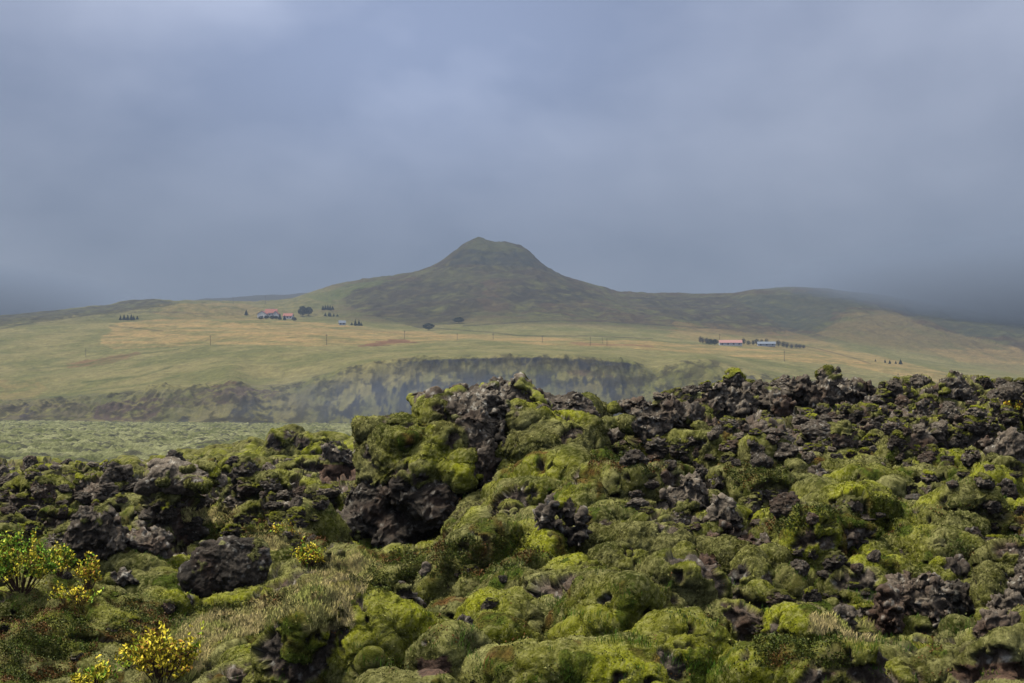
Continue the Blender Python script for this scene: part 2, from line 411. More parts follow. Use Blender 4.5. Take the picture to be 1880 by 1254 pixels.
# ---- the cushions lean out over their feet, then the ground is retessellated evenly so overhangs and steep faces keep their detail
def rocky_at(px, y):
    f_ = sstep(40, 80, y)
    r = np.clip(sstep(1080, 1200, px) * (.15 + .85 * sstep(15, 24, y)) + (1 - sstep(560, 700, px)) * sstep(15, 22, y) * (1 - sstep(36, 48, y)) * .74, 0, 1)
    return np.clip(r + .07, 0, 1) * (1 - f_)
YL = GY - .75 * gsmooth(np.minimum(H, .55), 1.5, 0) * (1 - sstep(45, 70, GY))
XL = GX
def closed_patch(d0, d1, p0, p1, si, sj, zb):
    i = np.arange(np.searchsorted(DD, d0), np.searchsorted(DD, d1), si); j = np.arange(np.searchsorted(PX, p0), np.searchsorted(PX, p1), sj)
    g = np.ix_(i, j); X, Y, Z_ = XL[g], YL[g], Z[g]; m, n = X.shape; A = np.arange(m * n).reshape(m, n); off = m * n
    q = lambda A: np.stack([A[:-1, :-1].ravel(), A[:-1, 1:].ravel(), A[1:, 1:].ravel(), A[1:, :-1].ravel()], 1)
    V = np.concatenate([np.stack([X.ravel(), Y.ravel(), Z_.ravel()], 1), np.stack([X.ravel(), GY[g].ravel(), np.full(m * n, zb)], 1)])
    Qs = [q(A), q(A)[:, ::-1] + off]
    loop = np.concatenate([A[0, :-1], A[:-1, -1], A[-1, :0:-1], A[:0:-1, 0]]); nx = np.roll(loop, -1)
    Qs.append(np.stack([loop, loop + off, nx + off, nx], 1))
    return V, np.concatenate(Qs)
def remesh(V, Q, voxel):
    me = make_mesh('tmp', V, Q, None, False); o = link('tmp', me)
    md = o.modifiers.new('r', 'REMESH'); md.mode = 'VOXEL'; md.voxel_size = voxel
    dg = bpy.context.evaluated_depsgraph_get(); ev = o.evaluated_get(dg); em = ev.to_mesh()
    Vn = np.empty(len(em.vertices) * 3, f32); em.vertices.foreach_get('co', Vn); Vn = Vn.reshape(-1, 3)
    Qn = np.empty(len(em.loops), np.int32); em.loops.foreach_get('vertex_index', Qn); Qn = Qn.reshape(-1, 4)
    ev.to_mesh_clear(); bpy.data.objects.remove(o); bpy.data.meshes.remove(me)
    return Vn, Qn
Vs, Qs_, n0 = [], [], 0
for (d0, d1, vox, si, sj) in ((6.8, 13, .0112, 1, 1), (13, 24, .019, 1, 1), (24, 41, .036, 2, 2), (41, 82, .078, 3, 2)):
    v, q = remesh(*closed_patch(d0 - .75, d1 + .75, -230, 2110, si, sj, -6.0), vox * STEP)
    cen = v[q].mean(1); ok = (cen[:, 2] > -5) & (cen[:, 1] > d0 - .06) & (cen[:, 1] < d1 + .06) & (np.abs(cen[:, 0] / cen[:, 1] * F + CX - 940) < 1145)
    q = q[ok]; used = np.zeros(len(v), bool); used[q.ravel()] = True; ix = np.cumsum(used) - 1
    v = v[used]; q = ix[q]; Vs.append(v); Qs_.append(q + n0); n0 += len(v)
p3 = np.concatenate(Vs).astype(f32); Q = np.concatenate(Qs_); del Vs, Qs_
p3 = vsmooth(p3, Q, 2)
nrm_ = mesh_normals(p3, Q)
nrm_ = vsmooth(nrm_, Q, 5); nrm_ /= np.maximum(np.linalg.norm(nrm_, axis=1, keepdims=True), 1e-6)
yy_ = p3[:, 1]; px3 = p3[:, 0] / yy_ * F + CX; sca = (yy_ / 13) ** .55; far = sstep(40, 80, yy_)
slope = np.sqrt(np.clip(1 / np.maximum(nrm_[:, 2], .05) ** 2 - 1, 0, 30))
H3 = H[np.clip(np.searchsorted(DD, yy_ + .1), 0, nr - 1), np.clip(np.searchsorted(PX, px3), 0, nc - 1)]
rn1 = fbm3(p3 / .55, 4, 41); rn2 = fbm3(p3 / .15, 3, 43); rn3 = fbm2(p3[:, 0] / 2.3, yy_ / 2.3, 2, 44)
RK_SHADE = rn1 * 1.15 + rn2 * .85 + rn3 * .6 + rocky_at(px3, yy_) * .62 + .05 * np.clip(slope - 1.0, 0, 3) + .30 * (1 - np.clip(H3 / .07, 0, 1)) - .08 * np.clip(H3 / .15, 0, 1) - .33  # rock cover; low gaps between cushions get extra dark rock as painted shade
rockm = sstep(.0, .10, RK_SHADE).astype(f32); km = rockm > 0; mm = rockm < 1
q3 = p3 + .05 * np.stack([perlin3(p3 / .17, 21), perlin3(p3 / .17, 22), perlin3(p3 / .17, 23)], 1)
dsp = np.zeros(len(p3), f32)
ka = np.nonzero(mm)[0]; s_ = sca[ka]
f1, _ = worley3(q3[ka] / (.46 * s_)[:, None], 2); dd_ = .05 * s_ * (1 - f1 ** 1.5)
f1, _ = worley3(q3[ka] / (.19 * s_)[:, None], 3); dd_ += .034 * s_ * (1 - f1 ** 1.5)
f1, _ = worley3(q3[ka] / (.075 * s_)[:, None], 4); dd_ += .016 * s_ * (1 - f1 ** 1.5)
dd_ += .065 * s_ * fbm3(p3[ka] / (.36 * s_)[:, None], 3, 7) + .027 * s_ * fbm3(p3[ka] / (.13 * s_)[:, None], 3, 5) + .008 * s_ * perlin3(p3[ka] / (.026 * s_)[:, None], 6) + .005 * s_ * (RNG.random(len(ka)) - .5)
dsp[ka] += dd_ * (1 - rockm[ka])
kb = np.nonzero(km)[0]; s_ = sca[kb]
cf1, cf2 = worley3(q3[kb] / (.17 * s_)[:, None], 62); c2, c3 = worley3(q3[kb] / (.06 * s_)[:, None], 63)
dd_ = s_ * (.75 + .5 * sstep(14, 24, yy_[kb])) * (.12 * np.clip(cf2 - cf1, 0, .6) + .05 * fbm3(p3[kb] / (.3 * s_)[:, None], 3, 64) - .05 * np.abs(fbm3(p3[kb] / (.12 * s_)[:, None], 3, 65)) * 2 + .036 * np.clip(c3 - c2, 0, .6) - .035)
dsp[kb] += dd_ * rockm[kb]
dsp *= (1 - .5 * far)
P3 = (p3 + nrm_ * dsp[:, None]).astype(f32)
PXf = P3[:, 0] / P3[:, 1] * F + CX; ROWf = HZ - P3[:, 2] * F / P3[:, 1]
# what a photo position shows: the nearest ground vertex in a grid of small cells
CELL = 3.0; ZX0, ZY0 = -220, 640; zw, zh = int(2340 / CELL), int(760 / CELL)
zbuf = np.full((zh, zw), -1, np.int64)
o_ = np.argsort(-P3[:, 1]); cx_ = ((PXf[o_] - ZX0) / CELL).astype(int); cy0 = ((ROWf[o_] - ZY0) / CELL).astype(int)
k_ = (cx_ >= 0) & (cx_ < zw) & (cy0 >= 0) & (cy0 < zh); zbuf[cy0[k_], cx_[k_]] = o_[k_]
for _ in range(6):
    for ax, sh in ((1, 1), (1, -1), (0, -1), (0, 1)):
        r_ = np.roll(zbuf, sh, ax); zbuf = np.where(zbuf < 0, r_, zbuf)
def hits(pts):
    pts = np.asarray(pts); c_ = np.clip(((pts[:, 0] - ZX0) / CELL).astype(int), 0, zw - 1); r_ = np.clip(((pts[:, 1] - ZY0) / CELL).astype(int), 0, zh - 1)
    idx = zbuf[r_, c_]
    return P3[np.maximum(idx, 0)]
def hit(px, row):
    v = hits([(px, row)])[0]; return float(v[0]), float(v[1]), float(v[2])

# colour of every vertex
wpx = PXf + 14 * perlin2(PXf / 60, ROWf / 40, 301); wrow = ROWf + 9 * perlin2(PXf / 50, ROWf / 30, 302)
heat = fbm2(P3[:, 0] / .5, P3[:, 1] / .5, 3, 81)
HEATH_AREAS = [[(1090,812),(1250,812),(1260,850),(1180,880),(1080,860)],[(1330,845),(1440,850),(1450,900),(1340,900)],[(800,1000),(960,985),(1010,1015),(950,1050),(830,1060),(760,1070),(690,1090),(640,1070),(720,1010)],
 [(0,1130),(140,1110),(180,1190),(110,1250),(0,1254)],[(230,1100),(330,1110),(330,1150),(250,1190),(190,1160)],[(360,960),(520,930),(520,985),(440,1000),(360,985)],[(1370,1170),(1560,1150),(1560,1230),(1380,1230)],[(1690,930),(1880,930),(1880,1000),(1760,960)],[(1560,900),(1660,920),(1660,980),(1560,970)],[(330,1115),(480,1100),(560,1075),(560,1110),(400,1140)],[(540,980),(600,985),(600,1050),(540,1040)],[(1400,930),(1560,930),(1500,990),(1400,985)]]
GRASS_AREAS = [[(300,1180),(380,1130),(470,1105),(540,1075),(600,1025),(660,1010),(700,1040),(660,1090),(560,1120),(470,1160),(400,1180),(340,1254),(250,1254)],[(420,1000),(520,960),(560,985),(500,1010)],[(560,1120),(640,1100),(650,1150),(560,1160)],[(1480,1130),(1620,1150),(1600,1180),(1480,1160)],[(330,930),(440,930),(440,960),(340,960)]]
SOIL_AREAS = [[(590,850),(660,850),(660,880),(590,885)],[(1250,975),(1390,985),(1380,1008),(1240,1005)],[(1740,1225),(1880,1215),(1880,1245),(1760,1250)],[(760,1205),(825,1205),(825,1240),(770,1245)]]
hm = np.zeros(len(PXf), bool); gm = hm.copy(); sm = hm.copy()
for p in HEATH_AREAS: hm |= in_poly(wpx, wrow, p)
for p in GRASS_AREAS: gm |= in_poly(wpx, wrow, p)
for p in SOIL_AREAS: sm |= in_poly(wpx, wrow, p)
hmf = (hm & (heat > -.22)) | ((heat > .26) & (rockm < .3) & (P3[:, 1] < 45))
hmf &= ~gm
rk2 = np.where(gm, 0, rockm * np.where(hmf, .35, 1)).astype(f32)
hw = np.where(hmf, np.clip(.35 + 1.5 * heat + 1.2 * fbm3(P3 / .09, 2, 83), 0, .95), 0).astype(f32)
col = albedo('m', P3)
vv = sstep(.16, .4, fbm2(P3[:, 0] / .7, P3[:, 1] / .7, 2, 88))
col = albedo_where('v', P3, vv * .35, col, 3)
col = albedo_where('h', P3, hw, col)
col = albedo_where('d', P3, gm * np.clip(.75 + .9 * fbm3(P3 / .12, 2, 84), 0, 1), col)
soilmix = sstep(-.05, .25, fbm2(P3[:, 0] / .8, P3[:, 1] / .8, 3, 87))
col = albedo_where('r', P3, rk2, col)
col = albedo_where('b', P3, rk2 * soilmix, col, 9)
col = albedo_where('s', P3, sm.astype(f32), col)
col = mix(col, MOSS_OLIVE * 1.25 * (.7 + .6 * RNG.random(len(P3))[:, None]), far * .5 * (1 - rk2))
a = Q[:, 0]
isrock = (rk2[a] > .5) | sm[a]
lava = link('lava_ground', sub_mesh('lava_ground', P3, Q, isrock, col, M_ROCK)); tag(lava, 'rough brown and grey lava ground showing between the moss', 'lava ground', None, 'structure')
mossc = link('moss_carpet', sub_mesh('moss_carpet', P3, Q, ~isrock, col, M_MOSS, .5 * (1 - sstep(20, 45, P3[:, 1])), .0115 * (P3[:, 1] / 10) ** .8)); tag(mossc, 'olive green moss carpet swelling over the lava field', 'moss', None, 'stuff')
# the field carries on beside, behind and beyond: one coarser sheet
i = np.arange(0, nr, 5); j = np.arange(0, nc, 3); g = np.ix_(i, j); A = np.arange(len(i) * len(j)).reshape(len(i), len(j))
VO = np.stack([GX[g].ravel(), GY[g].ravel(), Z[g].ravel() - .03], 1).astype(f32); QO = np.stack([A[:-1, :-1].ravel(), A[:-1, 1:].ravel(), A[1:, 1:].ravel(), A[1:, :-1].ravel()], 1)
VO += np.array([[0, 0, 1]], f32) * (.05 * fbm3(VO / .4, 3, 91))[:, None] * sstep(6.8, 6, VO[:, 1:2])
pxo = VO[:, 0] / VO[:, 1] * F + CX; ins = (VO[:, 1] > 7.0) & (VO[:, 1] < 81.5) & (pxo > -195) & (pxo < 2075)
o = link('lava_field', sub_mesh('lava_field', VO, QO, ~ins[QO].all(1), albedo('m', VO), M_MOSS)); tag(o, 'mossy lava field running on beyond the nearest cushions', 'lava field', None, 'structure')
# ------------------------------------------------------------------ the moss plain, cliff, pasture and mountain
def pchip(D, KDs, KZs, Dq):
    """monotone cubic over knots common to every column: KZs (K,n) -> (len(Dq), n)"""
    h = np.diff(KDs)[:, None]; dl = np.diff(KZs, axis=0) / h
    m = np.zeros_like(KZs)
    w1 = 2 * h[1:] + h[:-1]; w2 = h[1:] + 2 * h[:-1]
    same = dl[:-1] * dl[1:] > 0
    with np.errstate(divide='ignore', invalid='ignore'):
        hm_ = (w1 + w2) / (w1 / dl[:-1] + w2 / dl[1:])
    m[1:-1] = np.where(same, hm_, 0); m[0] = dl[0]; m[-1] = dl[-1]
    k = np.clip(np.searchsorted(KDs, Dq, side='right') - 1, 0, len(KDs) - 2)
    t = ((Dq - KDs[k]) / (KDs[k + 1] - KDs[k]))[:, None]; hh = (KDs[k + 1] - KDs[k])[:, None]
    return (2*t**3-3*t**2+1)*KZs[k] + (t**3-2*t**2+t)*hh*m[k] + (-2*t**3+3*t**2)*KZs[k+1] + (t**3-t**2)*hh*m[k+1]
PB = np.concatenate([np.arange(-1400, -100, 8 * STEP), np.arange(-100, 1980, 2.2 * STEP), np.arange(1980, 3300, 8 * STEP)])
UB = (PB - CX) / F; nb = len(PB)
def curve(pts, s):
    x, y = zip(*pts); uni = np.arange(-1500, 3400, 2.0)
    return np.interp(PB, uni, gsmooth(np.interp(uni, x, y), s / 2))
KDB = np.array([880., 905, 930, 965, 1000, 1150, 1500, 1900, 2250, 2500])
CT = [(-1500,720),(-300,735),(0,742),(40,738),(130,735),(200,728),(300,714),(370,712),(425,700),(470,715),(520,712),(600,690),(660,672),(740,664),(800,660),(900,657),(1000,656),(1080,660),(1150,666),(1200,678),(1250,668),(1300,664),(1400,690),(1600,722),(1880,750),(3400,760)]
top = curve(CT, 8)
foot = curve([(-1500,772),(0,772),(600,778),(1200,776),(3400,776)], 10)
rows = np.stack([foot + 5, foot, (foot * .5 + top * .5), top, top - 7,
  curve([(-1500,700),(0,690),(200,680),(400,652),(600,641),(900,632),(1200,641),(1500,664),(1880,700),(3400,720)], 40),
  curve([(-1500,620),(0,612),(200,603),(450,592),(640,600),(800,608),(1000,606),(1200,614),(1400,628),(1600,648),(1880,682),(3400,700)], 40),
  curve([(-1500,600),(0,592),(150,582),(300,568),(450,572),(560,575),(700,562),(850,545),(1000,548),(1150,572),(1300,584),(1450,602),(1550,578),(1700,592),(1880,612),(3400,650)], 24),
  curve([(-1500,610),(0,587),(150,574),(275,557),(400,557),(520,561),(600,537),(700,514),(770,508),(820,492),(880,486),(980,490),(1020,508),(1100,532),(1150,547),(1300,561),(1400,556),(1550,558),(1700,582),(1880,602),(3400,640)], 14),
  curve([(-1500,640),(-300,605),(0,582),(80,573),(150,567),(200,561),(240,554),(275,552),(310,556),(400,556),(480,557),(540,551),(600,531),(640,522),(680,514),(720,509),(760,503),(785,495),(805,486),(830,466),(850,452),(862,446),(872,440),(880,437),(890,440),(905,444),(930,447),(950,452),(968,460),(980,472),(988,482),(1000,489),(1020,503),(1060,517),(1100,531),(1140,540),(1200,539),(1280,541),(1340,539),(1400,530),(1450,528),(1520,531),(1600,540),(1680,553),(1760,566),(1880,585),(2400,620),(3400,650)], 5)])
KZB = (HZ - rows) / F * KDB[:, None]
KDB = np.append(KDB, [3300., 5200, 14000]); zs = KZB[-1]
KZB = np.concatenate([KZB, (zs * .62)[None], (zs * .3 + 20)[None], np.full((1, nb), 10.)])
def build_sheet(D, amp_fn):
    Zs = pchip(None, KDB, KZB, D)
    X = D[:, None] * UB; Y = np.repeat(D[:, None], nb, 1)
    return X, Y, Zs
DB = np.concatenate([np.arange(890, 1000, .55 * STEP), np.arange(1000, 1500, 2.6 * STEP), np.arange(1500, 2500, 4.5 * STEP), np.arange(2500, 2760, 14), np.geomspace(2790, 14000, 34)])
BX, BY, BZ = build_sheet(DB, None)
BP = np.repeat(PB[None], len(DB), 0)
BR0 = HZ - BZ * F / BY
nrm = lambda s, seed, o=4, sx=1: fbm2(BX / (s * sx), BY / s, o, seed)
# cliff buttresses and gullies
cl = sstep(905, 935, BY) * (1 - sstep(966, 985, BY)) * (1 - sstep(1170, 1260, BP) * .6)
BZ += cl * (5.5 * nrm(34, 501, 4, .45) + 3.0 * np.abs(nrm(16, 502, 3, .4)))
hz_ = sstep(975, 1050, BY) * (1 - sstep(1500, 1700, BY)) * (1 - sstep(480, 900, BP) * .75)
BZ += hz_ * (4.2 * nrm(95, 503, 3, 1.5) + 1.2 * nrm(30, 504, 3, 1.5)) + sstep(1000, 1100, BY) * .5 * nrm(14, 505, 3, 1.4)
mt = sstep(1550, 1800, BY)
near_sky = 1 - .75 * sstep(2350, 2480, BY) * (1 - sstep(2520, 2700, BY))
BZ += mt * near_sky * (7.5 * nrm(170, 506, 4, .8) - 13 * np.abs(nrm(120, 507, 4, .55)) + 1.6 * nrm(28, 508, 3) + 2)
BZ += in_poly(BP, BR0, [(800,500),(838,462),(850,430),(980,430),(1000,480),(1030,505)]) * 5.0 * nrm(26, 530, 4) * np.minimum(1, np.abs(BP - 800) / 40)
BZ += sstep(2600, 3500, BY) * 20 * nrm(600, 509, 3)
BR = HZ - BZ * F / BY
# land cover
P3b = np.stack([BX.ravel(), BY.ravel(), BZ.ravel()], 1)
px, row = BP.ravel(), BR.ravel()
n1 = fbm2(BX / 60, BY / 60, 4, 511).ravel(); n2 = fbm2(BX / 17, BY / 17, 4, 512).ravel(); n3 = fbm2(BX / 5, BY / 5, 3, 513).ravel()
wpx = px + 26 * n1 + 10 * n2; wrow = row + 5 * n1 + 3.0 * n2
GRASS = np.array([.142, .142, .050]); GRASS2 = np.array([.220, .195, .080]); OCHRE = np.array([.36, .245, .10]); HTH = np.array([.042, .037, .022]); HTH2 = np.array([.078, .056, .032])
CROCK = np.array([.030, .031, .036]); CBRN = np.array([.085, .050, .036]); RSOIL = np.array([.165, .075, .044]); DGRASS = np.array([.075, .100, .025])
c = mix(GRASS, GRASS2, np.clip(.5 + 1.6 * n1 + .8 * n2, 0, 1))
def paint(poly, colr, strength=1.0, noise=0.0):
    global c
    m_ = in_poly(wpx, wrow, poly).astype(f32) * strength
    if noise: m_ *= np.clip(.75 + noise * (n2 * 1.6 + n1 + n3 * .6), 0, 1)
    c = mix(c, colr, m_)
# everything high is heath
hi = sstep(1500, 1750, BY).ravel() * sstep(560, 700, px + 60 * n1)
c = mix(c, mix(HTH, HTH2, np.clip(.5 + 2 * n1, 0, 1)), hi * np.clip(.80 + .8 * n2 + .9 * n1, .2, 1))
paint([(-200,590),(160,565),(275,548),(330,556),(250,572),(150,580),(60,592),(-200,620)], HTH * 1.05, .9, .6)
paint([(230,590),(340,585),(420,592),(560,590),(700,604),(820,612),(1000,619),(1200,626),(1300,634),(1500,650),(1600,668),(1500,668),(1280,648),(1100,636),(1000,634),(860,622),(740,634),(600,636),(380,632),(200,640),(180,620)], OCHRE, .85 * np.clip(.85 + 2.2 * fbm2(px / 160, row / 5, 3, 540), .15, 1), .6)
paint([(300,560),(360,556),(450,558),(520,575),(480,590),(330,585),(280,575)], OCHRE * .85, .45, .8)
paint([(1500,640),(1600,650),(1760,690),(1900,720),(1900,735),(1700,700),(1560,672)], OCHRE, .6, .6)
paint([(1560,575),(1640,570),(1700,600),(1880,640),(1880,690),(1700,650),(1560,630),(1500,612)], np.array([.19,.15,.062]), .75, .4)
paint([(1700,640),(1880,640),(1900,670),(1760,665)], OCHRE * .9, .5, .6)
paint([(1240,590),(1420,600),(1560,640),(1500,650),(1300,630),(1230,620)], OCHRE * .8, .5, .8)
paint([(120,672),(180,660),(262,647),(262,652),(190,668),(125,676)], RSOIL, .6, .8)
paint([(660,632),(740,622),(760,627),(700,635),(660,637)], RSOIL * .9, .8)
paint([(1050,628),(1200,634),(1200,638),(1060,634)], RSOIL, .5)
paint([(0,700),(60,695),(90,715),(40,735),(0,735)], OCHRE * .7, .4, .8)
paint([(620,545),(700,515),(820,520),(900,560),(860,590),(780,605),(700,585),(640,560)], HTH, .75, .9)
paint([(560,545),(680,516),(720,512),(640,540),(600,556)], DGRASS * 1.2, .7, .5)
paint([(760,505),(830,498),(905,505),(890,520),(800,520)], GRASS * .8, .6, .5)
paint([(1150,545),(1340,545),(1500,580),(1500,605),(1380,612),(1250,590)], HTH * .95, .7, .8)
paint([(1340,545),(1500,535),(1620,545),(1560,565),(1500,610),(1440,600)], np.array([.05,.058,.034]), .8, .5)
paint([(1620,560),(1900,590),(1900,615),(1780,620),(1700,585)], np.array([.048,.056,.034]), .85, .5)
# butte: rocky band below a grassy cap
paint([(760,520),(800,490),(838,455),(870,432),(960,445),(1000,485),(1060,515),(1100,545),(980,560),(860,545)], HTH * .85, .55, .8)
paint([(838,470),(852,455),(905,462),(960,462),(985,480),(998,492),(940,488),(860,486),(815,492)], np.array([.030,.034,.028]), .92, .35)
paint([(862,446),(880,434),(950,450),(965,460),(900,462),(850,456)], np.array([.075, .080, .034]), .9, .6)
paint([(885,520),(905,512),(935,530),(925,548),(895,545)], np.array([.10,.068,.04]), .7, .6)
paint([(900,530),(1040,525),(1120,548),(1000,560),(930,550)], HTH * .7, .6, .9)
# cliffs, buttresses and scree
clf0 = in_poly(px + 6 * n2, row + 2 * n2, [(700,662),(800,658),(900,655),(1000,654),(1080,658),(1150,665),(1200,680),(1210,690),(1120,688),(1000,682),(900,684),(800,684),(740,678)]).astype(f32)
streak = fbm2(px / 5, row / 40, 3, 520); streak2 = fbm2(px / 22, row / 90, 3, 521)
dcl = row - np.repeat(top[None], len(DB), 0).ravel() + 2.0 * n3
win = sstep(650, 800, px + 30 * streak2) * (1 - sstep(1150, 1215, px + 20 * streak2)) * (px > 0)
clf = win * sstep(-1.5, 2, dcl) * (1 - sstep(2, 34, dcl + 16 * streak + 22 * streak2))
c = mix(c, CROCK, np.clip(clf * (1.1 + .7 * streak + .5 * n3), 0, 1))
low = sstep(2, 40, dcl) * sstep(500, 640, px) * (1 - sstep(1180, 1300, px)) * (BY.ravel() < 990)
c = mix(c, CROCK * 1.1, low * .95 * sstep(-.10, .16, .5 * streak2 + 1.2 * fbm2((BX / 12).ravel(), (BZ / 14).ravel(), 5, 522, .6) + .5 * fbm2((BX / 3).ravel(), (BZ / 12).ravel(), 3, 525)))
for p, cc, s in [([(180,745),(290,722),(300,760),(260,775),(170,775)], CBRN, .9), ([(380,715),(428,698),(470,715),(520,718),(480,740),(400,742)], CBRN, .85),
                 ([(400,780),(450,735),(495,735),(505,780)], CROCK * 1.2, .85), ([(290,735),(400,715),(400,745),(300,750)], CBRN * .9, .6), ([(35,780),(50,742),(68,748),(52,780)], CROCK * 1.1, .9), ([(590,780),(600,762),(625,770),(625,780)], CROCK, .9),
                 ([(320,780),(340,760),(352,770),(352,780)], CROCK * 1.2, .8), ([(380,780),(400,765),(420,770),(430,780)], CROCK * 1.2, .7), ([(0,745),(190,740),(180,775),(0,775)], CBRN, .45), ([(0,735),(200,722),(320,715),(560,705),(620,700),(620,778),(0,775)], CROCK * 1.7, .34), ([(1040,680),(1100,682),(1130,692),(1040,690)], CBRN * 1.3, .5),
                 ([(1300,700),(1390,690),(1405,725),(1330,722)], CROCK * 1.8, .7), ([(1210,690),(1290,660),(1300,690),(1230,720)], HTH, .6), ([(760,700),(1180,700),(1180,780),(760,780)], HTH * .8, .45)]:
    m_ = in_poly(px + 16 * n2 + 8 * n3, row + 5 * n2 + 3 * n3, p).astype(f32) * s * np.clip(.85 + 1.8 * n3 + 1.4 * n2, 0, 1)
    c = mix(c, cc, m_)
c = c * np.where(BY.ravel() > 1600, .66, .77)[:, None]
hb = (1 - sstep(975, 1010, BY.ravel())) * .75 * sstep(0, .2, fbm2((BX / 13).ravel(), (BZ / 7).ravel(), 5, 523, .6) + .3 * n3); c = mix(c, HTH * .8, hb)
# thin dark lines: ditches, fences, tracks
def line(pts, colr, w=1.0, s=.7):
    global c
    x, y = zip(*pts); yy = np.interp(px, x, y, left=-999, right=-999) + 1.2 * n2
    c = mix(c, colr, np.exp(-((row - yy) / w) ** 2) * s * (np.abs(yy) < 900))
line([(850,598),(1000,589),(1100,590),(1300,602),(1340,604)], HTH * .6, 1.1)
line([(760,600),(900,610),(960,617),(1090,617),(1200,622)], HTH * .6, .8)
line([(640,604),(740,612),(800,618),(940,616)], OCHRE * .5, .8, .5)
line([(200,598),(260,604),(300,608)], HTH, 1, .6)
line([(0,604),(60,592),(160,579),(210,570)], HTH * .7, 1.2, .7)
line([(60,676),(150,670),(210,655),(330,641)], DGRASS * .6, 1.5, .5)
line([(150,702),(260,690),(320,672)], DGRASS * .6, 1.6, .6)
line([(90,730),(180,715),(250,708),(330,690)], DGRASS * .6, 1.8, .5)
line([(1440,628),(1500,640),(1560,655),(1600,668)], HTH, .9, .6)
line([(240,573),(330,573),(380,577)], HTH * .7, 1, .6)
line([(1500,610),(1550,585),(1640,574)], HTH * .9, 1.2, .5)
c = c * (.86 + .28 * RNG.random(len(c))[:, None]) * np.clip(1 + .28 * n3[:, None], .7, 1.3)
nrb = len(DB); ib = np.arange(nrb * nb).reshape(nrb, nb)
def split_sheet(name, label, cat, r0, r1, mat):
    q = np.stack([ib[r0:r1, :-1].ravel(), ib[r0:r1, 1:].ravel(), ib[r0 + 1:r1 + 1, 1:].ravel(), ib[r0 + 1:r1 + 1, :-1].ravel()], 1)
    o = link(name, sub_mesh(name, P3b, q, np.ones(len(q), bool), c, mat)); return tag(o, label, cat, None, 'structure')
s1 = int(np.searchsorted(DB, 985)); s2 = int(np.searchsorted(DB, 1560))
split_sheet('cliff', 'dark lava cliff and green scree above the moss plain', 'cliff', 0, s1, M_HILL)
split_sheet('pasture', 'green and ochre pasture terrace between the cliff and the mountain', 'pasture', s1, s2, M_HILL)
split_sheet('mountain', 'dark heathery mountain with a flat rocky summit knob', 'mountain', s2, nrb - 1, M_HILL)
def bhit(pxv, rowv):
    """first hillside point under a photo position"""
    j = int(np.argmin(np.abs(PB - pxv))); k = np.argmax(np.minimum.accumulate(BR[:, j]) <= rowv)
    return float(BX[k, j]), float(BY[k, j]), float(BZ[k, j])
# farther ridges lost in the cloud
def ridge(name, label, D0, pts, amp, cc):
    pp = np.arange(-1500, 3400, 10.); x, y = zip(*pts)
    top_ = (HZ - gsmooth(np.interp(pp, x, y), 4)) / F * D0
    Ds = np.linspace(-1, 1, 26); V = []
    for t in Ds:
        D = D0 + t * 900
        V.append(np.stack([(pp - CX) / F * D, np.full(len(pp), D), top_ * (1 - abs(t) ** 1.6) + 12 * abs(t) + amp * (1 - abs(t)) * fbm2(pp / 90 + t * 2, pp * 0 + t * 4, 3, 700)], 1))
    V = np.concatenate(V); n = len(pp); k = np.arange(len(Ds) * n).reshape(len(Ds), n)
    q = np.stack([k[:-1, :-1].ravel(), k[:-1, 1:].ravel(), k[1:, 1:].ravel(), k[1:, :-1].ravel()], 1)
    tag(link(name, make_mesh(name, V, q, np.repeat(cc[None], len(V), 0), True, M_HILL)), label, 'ridge', None, 'structure')
ridge('distant_ridge', 'dim far ridge fading into low cloud behind the pasture', 4600, [(-1500,640),(200,640),(280,556),(360,551),(440,546),(520,541),(580,538),(650,546),(760,600),(1600,640),(1700,570),(1780,566),(1900,570),(2400,560),(3400,600)], 12, HTH)
ridge('cloud_lost_hill', 'dark hill at the left edge vanishing into low cloud', 5600, [(-1500,480),(-300,520),(-60,548),(30,563),(80,576),(160,590),(300,680),(1500,700),(3400,700)], 14, HTH)

# the moss plain
DP = np.concatenate([np.geomspace(200, 420, int(300 / STEP)), np.geomspace(421, 893, int(430 / STEP))])
PPX = np.concatenate([np.arange(-1400, -100, 10 * STEP), np.arange(-100, 1400, 2.2 * STEP), np.arange(1400, 3300, 12 * STEP)])
QX = DP[:, None] * ((PPX - CX) / F); QY = np.repeat(DP[:, None], len(PPX), 1)
zfoot = np.interp(PPX, PB, KZB[0])
QZ = -11 + (zfoot + 11) * ((DP[:, None] - 200) / 690.) ** 1.5
w1 = QX + 2 * fbm2(QX / 9, QY / 9, 2, 801); w2 = QY + 3 * fbm2(QX / 9, QY / 9, 2, 802)
f1, f2 = worley2(w1 / 5.0, w2 / 8.0, 803); g1, g2 = worley2(w1 / 2.0, w2 / 3.2, 804)
edge = 1 - sstep(840, 885, QY)
QZ = QZ + edge * (1.9 * (1 - f1) + .9 * (1 - g1) + 1.0 * fbm2(QX / 26, QY / 40, 3, 805)) * (.6 + .4 * sstep(200, 300, QY))
rk = sstep(.02, .16, fbm2(QX / 7, QY / 10, 4, 806) + .3 * (f1 - .5))
pc = mix(np.array([.095, .105, .042]), np.array([.200, .205, .105]), np.clip(.5 + 1.5 * fbm2(QX / 20, QY / 30, 3, 807), 0, 1).ravel())
pc = mix(pc, np.array([.045, .045, .036]), (rk * .8).ravel()) * (.7 + .6 * RNG.random(pc.shape[0])[:, None])
k = np.arange(QX.size).reshape(QX.shape)
q = np.stack([k[:-1, :-1].ravel(), k[:-1, 1:].ravel(), k[1:, 1:].ravel(), k[1:, :-1].ravel()], 1)
